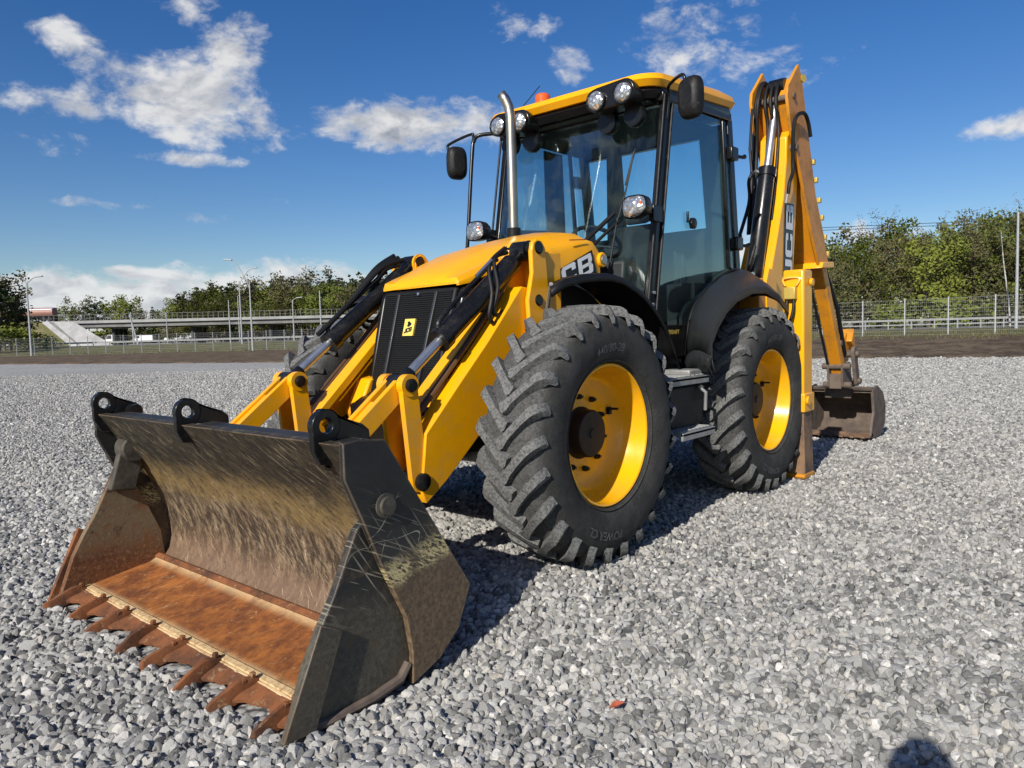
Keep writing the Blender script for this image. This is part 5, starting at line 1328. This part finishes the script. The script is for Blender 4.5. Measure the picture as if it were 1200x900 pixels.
pole(379, 130, .8, 341, 'tall pale pole beside the flyover closest to the loader hoses', (), .15, 'utility_pole', 'pole')
pole(165, 120, .7, 368, 'leaning pale prop pole of the crossed pair under the flyover', (), .16, 'utility_pole', 'pole', lean=-1.2)
pole(160, 121, .7, 366, 'upright pole of the crossed pair under the flyover', (), .14, 'utility_pole', 'pole', lean=-.3)
pole(1191.5, 45, .62, 250, 'tall slim silver lamp pole behind the fence at far right', (), .10)
for d, z0, y0, y1, lab in ((95, 0, 268.5, 258.5, 'upper overhead power line above the right wood'), (96, 0, 271.5, 262, 'lower overhead power line above the right wood')):
    mb = MB(); pts = []
    for k in range(21):
        u = 908+k*30; yy = y0+(y1-y0)*(u-960)/240; yy = yy if u < 1300 else yy; pts.append(P(u, d, hz_at(yy, u, d)))
    mb.tube(pts, .035, 5); o = build('power_line', mb, HOSE, smooth=0, fix=False); tag(o, lab, 'power line')

pole(908, 95, .5, 262, 'wooden pole carrying the power lines, hidden behind the boom', [(.7, .0), (-.7, .0)], .13, 'utility_pole', 'pole', mat=BARK)
# ---- vehicles far away by the flyover
def far_van(u, d, z, ln, h, label, mat, cat='van', name='parked_van'):
    E_ = empty(name, tuple(P(u, d, z)), YAW+pi/2); tag(E_, label, cat)
    mb = MB(); mb.prism([(-ln/2, .35), (ln/2-.1, .35), (ln/2, .9), (ln/2-.25, 1.2), (ln/2-.9, h), (-ln/2, h)], -.95, .95); bd_ = build('body', mb, mat, E_, .06)
    mb = MB(); mb.prism([(ln/2-.42, 1.25), (ln/2-.95, h-.1), (ln/2-1.7, h-.1), (ln/2-1.7, 1.25)], -.97, .97); build('window', mb, DRK, E_)
    for sx in (-1, 1):
        for sy in (-1, 1):
            mb = MB(); mb.tube([(sx*(ln/2-.9), sy*.80, .35), (sx*(ln/2-.9), sy*.98, .35)], .35, 14); build('wheel', mb, HOSE, E_)
far_van(139, 176, 1.2, 4.6, 2.2, 'white van parked under the flyover by the first pillars', WHP)
far_van(172, 178, 1.2, 4.8, 1.9, 'white van under the flyover right of the crossed poles', WHP)
far_van(224, 176, 1.2, 4.0, 2.1, 'white van just left of the second group of pillars', WHP)
far_van(208, 174, 1.2, 4.4, 1.1, 'flat white car on the road before the second pillars', WHP, 'car', 'parked_car')
far_van(281, 174, 1.2, 4.6, 1.3, 'white car passing behind the tall lamp poles', WHP, 'car', 'parked_car')
# red and white tanker on the flyover approach
TK = empty('tanker_truck', tuple(P(52, BD+4, 6.2)), YAW+pi/2); tag(TK, 'red and white tanker truck on the flyover approach at far left', 'truck')
PINK = simple('red_tank_paint', (.34, .17, .13), .5)
mb = MB(); mb.tube([(-3.2, 0, 1.9), (-3.1, 0, 1.9), (3.1, 0, 1.9), (3.2, 0, 1.9)], [.4, .95, .95, .4], 16); build('tank', mb, PINK, TK)
mb = MB(); mb.box(-3.1, 3.1, -.97, .97, 2.3, 2.6); build('tank_top', mb, WHP, TK, .1)
mb = MB(); mb.box(-3.4, 5.3, -.5, .5, .6, .95); build('frame', mb, BLK, TK)
mb = MB(); mb.prism([(3.5, .6), (5.4, .6), (5.4, 1.7), (5.1, 2.7), (3.5, 2.7)], -1.1, 1.1); build('truck_cab', mb, PINK, TK, .1)
for x in (-2.6, -1.4, 4.5):
    for s in (-1, 1): mb = MB(); mb.tube([(x, s*.8, .5), (x, s*1.1, .5)], .5, 14); build('wheel', mb, HOSE, TK)

# ---- trees
def leafcloud(mb, centers, rads, nper, size, rnd, flat=.8):
    for (cx, cy, cz), r in zip(centers, rads):
        for _ in range(int(nper*r*r)):
            # points through the clump, denser near its skin
            d = Vector((rnd.gauss(0, 1), rnd.gauss(0, 1), rnd.gauss(0, 1)*flat)).normalized()*r*(rnd.random()**.45)
            c = Vector((cx, cy, cz))+d; s_ = size*rnd.uniform(.6, 1.4)
            a = Vector((rnd.gauss(0, 1), rnd.gauss(0, 1), rnd.gauss(0, 1))).normalized(); b_ = a.orthogonal().normalized()
            mb.add([c+a*s_, c+b_*s_*.6, c-a*s_*.9, c-b_*s_*.6], [(0, 1, 2, 3)])
def limbs(mb, h, r, rnd, nb, spread, z0=.35, up=.7, twig=0):
    ends = []
    lean = Vector((rnd.uniform(-.03, .03), rnd.uniform(-.03, .03), 1))
    mb.tube([Vector((0, 0, 0)), lean*h*.3, lean*h*.6+Vector((rnd.uniform(-.2, .2), rnd.uniform(-.2, .2), 0)), lean*h*.93], [r, r*.75, r*.45, r*.12], 7)
    for k in range(nb):
        t_ = z0+(.92-z0)*k/nb; a = k*2.4+rnd.uniform(-.4, .4); ln = spread*(1-.55*t_)*rnd.uniform(.7, 1.15)
        p0 = lean*h*t_; p1 = p0+Vector((cos(a)*ln*.5, sin(a)*ln*.5, ln*up*.5)); p2 = p0+Vector((cos(a)*ln, sin(a)*ln, ln*up*rnd.uniform(.7, 1.1)))
        mb.tube([p0, p1, p2], [r*.35*(1-t_*.6), r*.2*(1-t_*.6), r*.05], 5); ends += [p1, p2]
        for q in range(twig):
            b_ = a+rnd.uniform(-1, 1); s_ = p1.lerp(p2, rnd.random()); e = s_+Vector((cos(b_), sin(b_), rnd.uniform(.5, 1.8)))*ln*.30
            mb.tube([s_, e], [r*.06, r*.015], 3, caps=False); ends.append(e)
    return ends
def variant(kind, seed):
    rnd = random.Random(seed); T = MB(); Cn = MB()
    if kind == 'pine':
        h = 15; ends = limbs(T, h, .22, rnd, 12, 3.2, .45, .25)
        cs = [e+Vector((0, 0, .15)) for e in ends if e.z > h*.45]+[Vector((rnd.uniform(-.6, .6), rnd.uniform(-.6, .6), h*q)) for q in (.86, .93, .99)]
        leafcloud(Cn, cs, [rnd.uniform(.55, 1.1)*(1 if c.z < h*.85 else .6) for c in cs], 62, .30, rnd, .55); m_ = (BARK, F_PINE)
    elif kind == 'spruce':
        h = 13; T.tube([(0, 0, 0), (0, 0, h*.95)], [.2, .03], 7); cs = []; rs = []
        for k in range(15):
            z = h*(.12+.86*k/15); R_ = 2.6*(1-k/15.5)
            for q in range(max(2, int(6*R_/2))): a = q*2*pi/max(2, int(6*R_/2))+k; cs.append((cos(a)*R_*.6, sin(a)*R_*.6, z-R_*.12)); rs.append(.30+R_*.26)
        leafcloud(Cn, cs, rs, 75, .26, rnd, .45); m_ = (BARK, F_PINE)
    elif kind in ('spring', 'olive'):
        h = 9 if kind == 'spring' else 10; ends = limbs(T, h, .16, rnd, 13, 3.4, .18, .8, 2)
        cs = [e for e in ends if e.z > 1.2]+[Vector((rnd.gauss(0, .9), rnd.gauss(0, .9), h*rnd.uniform(.25, .95))) for _ in range(10)]
        leafcloud(Cn, cs, [rnd.uniform(.45, 1.15) for c in cs], 50 if kind == 'spring' else 44, .17, rnd, .85); m_ = (BARK, F_SPR if kind == 'spring' else F_OLV)
    elif kind == 'bare':
        h = 11; ends = limbs(T, h, .13, rnd, 18, 3.0, .25, 1.2, 6)
        cs = [e for e in ends if rnd.random() < .6]; leafcloud(Cn, cs, [rnd.uniform(.35, .7) for c in cs], 34, .07, rnd); m_ = (BARK, F_TWIG)
    else:   # bush
        h = 3; cs = [(rnd.uniform(-1.3, 1.3), rnd.uniform(-1, 1), rnd.uniform(.4, 2.0)) for _ in range(9)]
        T.tube([(0, 0, 0), (.2, 0, 1.2)], [.06, .03], 5); T.tube([(0, 0, 0), (-.4, .2, 1.2)], [.06, .03], 5)
        leafcloud(Cn, cs, [rnd.uniform(.6, .95) for _ in cs], 80, .16, rnd); m_ = (BARK, F_OLV if seed % 2 else F_SPR)
    def mesh(nm, b_, mat):
        me = bpy.data.meshes.new(nm); me.from_pydata(b_.v, [], b_.f); me.materials.append(mat)
        return me
    return mesh('trunk', T, m_[0]), mesh('crown', Cn, m_[1]), h
VAR = {k: [variant(k, 10*i+j) for j in range(c)] for i, (k, c) in enumerate((('pine', 3), ('spruce', 2), ('spring', 3), ('olive', 3), ('bare', 2), ('bush', 3)))}
rt_ = random.Random(11)
NAMES = {'pine': ('pine_tree', 'tree'), 'spruce': ('spruce_tree', 'tree'), 'spring': ('leafy_tree', 'tree'), 'olive': ('broadleaf_tree', 'tree'), 'bare': ('bare_tree', 'tree'), 'bush': ('bush', 'bush')}
def tree(kind, u, d, z, h, label, group=None, wid=1.0):
    tm, cm, h0 = rt_.choice(VAR[kind]); nm, cat = NAMES[kind]
    E_ = empty(nm, tuple(P(u, d, z)), rt_.uniform(0, 6.28)); s_ = h/h0; E_.scale = (s_*wid, s_*wid, s_); tag(E_, label, cat, group)
    for n_, me in (('trunk', tm), ('crown', cm)):
        o = bpy.data.objects.new(n_, me); link(o, E_)
ORD = ['first', 'second', 'third', 'fourth', 'fifth', 'sixth', 'seventh', 'eighth', 'ninth', 'tenth', 'eleventh', 'twelfth', 'thirteenth', 'fourteenth', 'fifteenth', 'sixteenth', 'seventeenth', 'eighteenth', 'nineteenth', 'twentieth']
def nth(k):
    if k <= 20: return ORD[k-1]
    t_ = ['twenty', 'thirty', 'forty', 'fifty', 'sixty'][k//10-2]
    return (t_+'-'+ORD[k % 10-1]) if k % 10 else t_[:-1]+'ieth'
ROWN = ['front', 'second', 'third', 'back']
# right wood
topR = lambda u: lerp([960, 985, 1010, 1050, 1090, 1120, 1160, 1200, 1300], [296, 288, 276, 272, 278, 262, 258, 252, 250], u)
for row, (d, off) in enumerate(((60, 14), (66, 6), (73, 0), (80, -2))):
    u = 925+row*7
    cnt = 0
    while u < 1330:
        cnt += 1; k = rt_.choices(['spring', 'olive', 'bare'], [3, 3.2, 3.6 if row > 1 else 1.4])[0]
        h = (hz_at(topR(u)+off+rt_.uniform(-6, 16), u, d)-.5)
        if k == 'bare': h *= 1.08
        lab = {'spring': 'fresh green leafy tree', 'olive': 'dull olive broadleaf tree', 'bare': 'half bare spindly tree'}[k]+', %s from the left in the %s row of the right wood' % (nth(cnt), ROWN[row])
        tree(k, u, d+rt_.uniform(-2, 2), .5, h, lab, 'trees of the wood behind the right fence', rt_.uniform(.85, 1.1)); u += rt_.uniform(22, 34)
u = 920; cnt = 0
while u < 1330:
    cnt += 1; tree('bush', u, 57+rt_.uniform(-1.5, 1.5), .5, rt_.uniform(2.2, 4.0), 'low green bush, %s from the left along the front of the right wood' % nth(cnt), 'bushes at the foot of the right wood', 1.2); u += rt_.uniform(16, 26)
# slanting birch
BT = empty('birch_tree', tuple(P(1185, 50, .5))); tag(BT, 'thin white birch leaning left in front of the right wood', 'tree')
rd = Vector((FY, -FX, 0)); mb = MB(); mb.tube([(0, 0, 0), rd*-.2+Vector((0, 0, 2.2)), rd*-.55+Vector((0, 0, 4.6)), rd*-.75+Vector((0, 0, 6.6))], [.06, .05, .035, .015], 7); build('trunk', mb, BIRCH, BT)
mb = MB(); rb = random.Random(4); cs = [tuple(rd*(-.6+rb.uniform(-.7, .7))+Vector((rb.uniform(-.5, .5), rb.uniform(-.5, .5), rb.uniform(4.4, 7.0)))) for _ in range(9)]; leafcloud(mb, cs, [.45]*9, 40, .08, rb); build('crown', mb, F_SPR, BT, smooth=0, fix=False)
# left wood behind the flyover
topL = lambda u: lerp([190, 205, 225, 245, 270, 300, 340, 380, 420, 470, 520, 560], [372, 352, 345, 338, 334, 334, 330, 328, 325, 322, 322, 330], u)
for row, (d, off) in enumerate(((168, 22), (180, 8), (194, 0), (206, -3))):
    u = 196+row*5 if row else 205
    cnt = 0
    while u < 620:
        cnt += 1
        k = rt_.choices(['pine', 'spring', 'olive', 'spruce'], [[.3, 4, 2, .2], [1.5, 2.5, 2.5, .3], [5, .3, .7, .8], [6, .1, .4, .8]][row])[0]
        h = hz_at(topL(u)+off+rt_.uniform(-5, 8), u, d)-.3
        lab = {'pine': 'dark pine', 'spring': 'bright green leafy tree', 'olive': 'olive brown broadleaf tree', 'spruce': 'dark pointed spruce'}[k]+', %s from left in %s row of the wood behind the flyover' % (nth(cnt), ROWN[row])
        tree(k, u, d+rt_.uniform(-3, 3), .3, max(5, h), lab, 'trees of the wood behind the flyover', rt_.uniform(1.05, 1.35)); u += rt_.uniform(9, 14)
# separate trees beyond the flyover at left
for u, yt, k, lab in ((72, 361, 'pine', 'small dark pine above the tanker'), (86, 362, 'spring', 'small leafy tree right of the tanker above the flyover'), (97, 354, 'olive', 'round tree left of the tall dark pine clump'), (108, 352, 'pine', 'pine at the left of the tall clump above the flyover'),
                      (118, 348, 'pine', 'tallest pine of the clump left of centre above the flyover'), (128, 349, 'pine', 'pine at the right of the tall clump above the flyover'), (141, 358, 'spring', 'low green tree between the pine clump and the round tree'),
                      (151, 351, 'spring', 'round pale green tree standing above the flyover'), (163, 361, 'olive', 'low tree just right of the round pale tree'), (171, 358, 'spruce', 'small pointed spruce right of the round pale tree'), (183, 357, 'spruce', 'second small pointed spruce before the main wood'), (192, 364, 'spring', 'low green tree before the main wood begins'),
                      (236, 333, 'spruce', 'tall pointed spruce at the left edge of the pine wood')):
    d = 190; h = hz_at(yt, u, d)-.3; tree(k, u, d, .3, h, lab, None, 1.0 if k != 'spring' else 1.1)
u = 60; cnt = 0
while u < 560:
    cnt += 1; tree('bush', u, 190+rt_.uniform(-3, 3), .4, rt_.uniform(3.6, 6.0), 'green bush seen beneath the flyover, %s from the left' % nth(cnt), 'bushes beneath the flyover', 1.5); u += rt_.uniform(8, 13)
# dark trees at the left edge, in front of the embankment
for u, d, yt, k, lab in ((2, 107, 322, 'olive', 'broad dark green tree behind the leftmost one at the left edge'), (-14, 103, 318, 'olive', 'tall dark broadleaf tree mostly beyond the left edge'), (14, 111, 340, 'pine', 'dark pine between the left edge trees and the street lamp'), (-6, 100, 320, 'pine', 'big dark tree cut by the left edge of the view'), (8, 104, 326, 'olive', 'second dark tree at the left edge, nearest the street lamp'), (20, 108, 352, 'pine', 'lower dark tree beside the left street lamp'), (-30, 98, 312, 'pine', 'tall dark tree beyond the left edge'), (31, 120, 371, 'olive', 'small brownish tree left of the tanker')):
    tree(k, u, d, .6, hz_at(yt, u, d)-.6, lab, None, 1.35)
for u, d, hh, w3 in ((2, 96, 4.4, 'first'), (16, 98, 4.0, 'second'), (34, 104, 3.4, 'third'), (50, 112, 2.6, 'fourth')): tree('bush', u, d, .7, hh, 'dark bush at the foot of the left edge trees, %s from the left' % w3, 'bushes by the left trees', 1.5)

# dry grass tufts and clods on the bank
mb = MB(); rb = random.Random(9)
for _ in range(5200):
    u = rb.uniform(-60, 1300); 
    if 440 < u < 900 and rb.random() < .8: continue
    f = f_(u); t_ = rb.random(); d = f-1.6+t_*7 if rb.random() < .8 else f-1.6-rb.random()*6
    if d < e_(u)+1: continue
    z = zf(u)-.03+max(0, (d-f))*.02
    p = P(u, d, z); a = rb.uniform(0, 6.28); hh = rb.uniform(.08, .26); wd = .03
    mb.add([p+Vector((cos(a)*wd, sin(a)*wd, -.03)), p-Vector((cos(a)*wd, sin(a)*wd, .03)), p+Vector((rb.uniform(-.1, .1), rb.uniform(-.1, .1), hh))], [(0, 1, 2)])
tg = build('verge_grass_tufts', mb, GRASS, smooth=0, fix=False); tag(tg, 'dry and green grass growing along the bank and verge', 'grass', None, 'stuff')

# ---- the photographer, whose shadow falls on the gravel at lower right
def person():
    E_ = empty('person', (3.50, 3.44, 0)); 
    tag(E_, 'person in a dark jacket and jeans standing and holding up a phone', 'person')
    f2 = Vector((FX, FY, 0)); r2_ = Vector((FY, -FX, 0)); up = Vector((0, 0, 1))
    def q(r_, f_2, z): return r2_*r_+f2*f_2+up*(z)
    g0 = lotz(3.6, 3.5)
    dx_, dy_ = CAM.x-3.50, CAM.y-3.44; cf, cr_ = dx_*FX+dy_*FY, dx_*FY-dy_*FX; hz_ = CAM.z-g0; hf = cf-.05
    verts = [(q(0, -.10, .93), .15, .11), (q(0, -.07, 1.12), .145, .10), (q(0, -.01, 1.30), .17, .11), (q(0, .04, 1.42), .11, .08), (q(0, .06, 1.47), .055, .055), (q(0, .10, 1.56), .075, .09), (q(0, .10, 1.63), .07, .08),
             (q(-.20, .02, 1.42), .06, .06), (q(-.25, .30, 1.48), .055, .055), (q(cr_-.20, hf-.02, hz_-.02), .034, .034), (q(cr_-.105, hf, hz_), .026, .026),
             (q(.19, .02, 1.40), .06, .06), (q(.27, .08, 1.16), .048, .048), (q(cr_+.18, hf-.02, hz_-.04), .034, .034), (q(cr_+.105, hf, hz_), .026, .026),
             (q(-.10, -.10, .86), .10, .10), (q(-.12, -.05, .48), .065, .065), (q(-.13, -.10, .09), .045, .045), (q(-.15, .06, .035), .04, .035),
             (q(.10, -.10, .86), .10, .10), (q(.12, -.05, .48), .065, .065), (q(.13, -.10, .09), .045, .045), (q(.15, .06, .035), .04, .035)]
    ed = [(0, 1), (1, 2), (2, 3), (3, 4), (4, 5), (5, 6), (3, 7), (7, 8), (8, 9), (9, 10), (3, 11), (11, 12), (12, 13), (13, 14), (0, 15), (15, 16), (16, 17), (17, 18), (0, 19), (19, 20), (20, 21), (21, 22)]
    base = len(verts)
    me = bpy.data.meshes.new('body'); me.from_pydata([v[0]+up*g0 for v in verts], ed, [])
    o = bpy.data.objects.new('body', me); link(o, E_)
    sk = o.modifiers.new('skin', 'SKIN'); md = o.modifiers.new('sub', 'SUBSURF'); md.levels = 2; md.render_levels = 2
    for i, v in enumerate(verts): me.skin_vertices[0].data[i].radius = (v[1], v[2]); me.skin_vertices[0].data[i].use_root = (i == 0)
    me.materials.append(CLOTH)
    mb = MB(); mb.lathe([(.001, .115), (.05, .10), (.085, .05), (.098, 0), (.088, -.05), (.075, -.085)], (0, 0, 0), 'z', 18); hair = build('hair', mb, simple('brown_hair', (.05, .03, .02), .8), E_)
    hair.location = q(0, .09, 1.61+g0)
    for sgn in (-1, 1):    # fingers closing on the edges of the phone
        for k in range(4):
            mb = MB(); z = CAM.z-.03+.019*k; mb.tube([q(cr_+sgn*.105, hf, z), q(cr_+sgn*.092, cf-.006, z+.003), q(cr_+sgn*.078, cf-.002, z+.005)], [.009, .008, .007], 8); build('finger', mb, SKINM, E_)
        mb = MB(); mb.tube([q(cr_+sgn*.10, hf, CAM.z+.0), q(cr_+sgn*.085, cf-.035, CAM.z+.02), q(cr_+sgn*.066, cf-.030, CAM.z+.03)], [.011, .010, .008], 8); build('thumb', mb, SKINM, E_)
    ph = empty('phone', tuple(CAM+f2*-.022)); tag(ph, 'black phone held up sideways in both hands of the person', 'phone')
    mb = MB(); mb.beam(r2_*-.08, r2_*.08, .009, .076); o2 = build('phone_case', mb, BLK, ph, .003)
person()
print('objects', len(bpy.data.objects), 'stones', len(px))
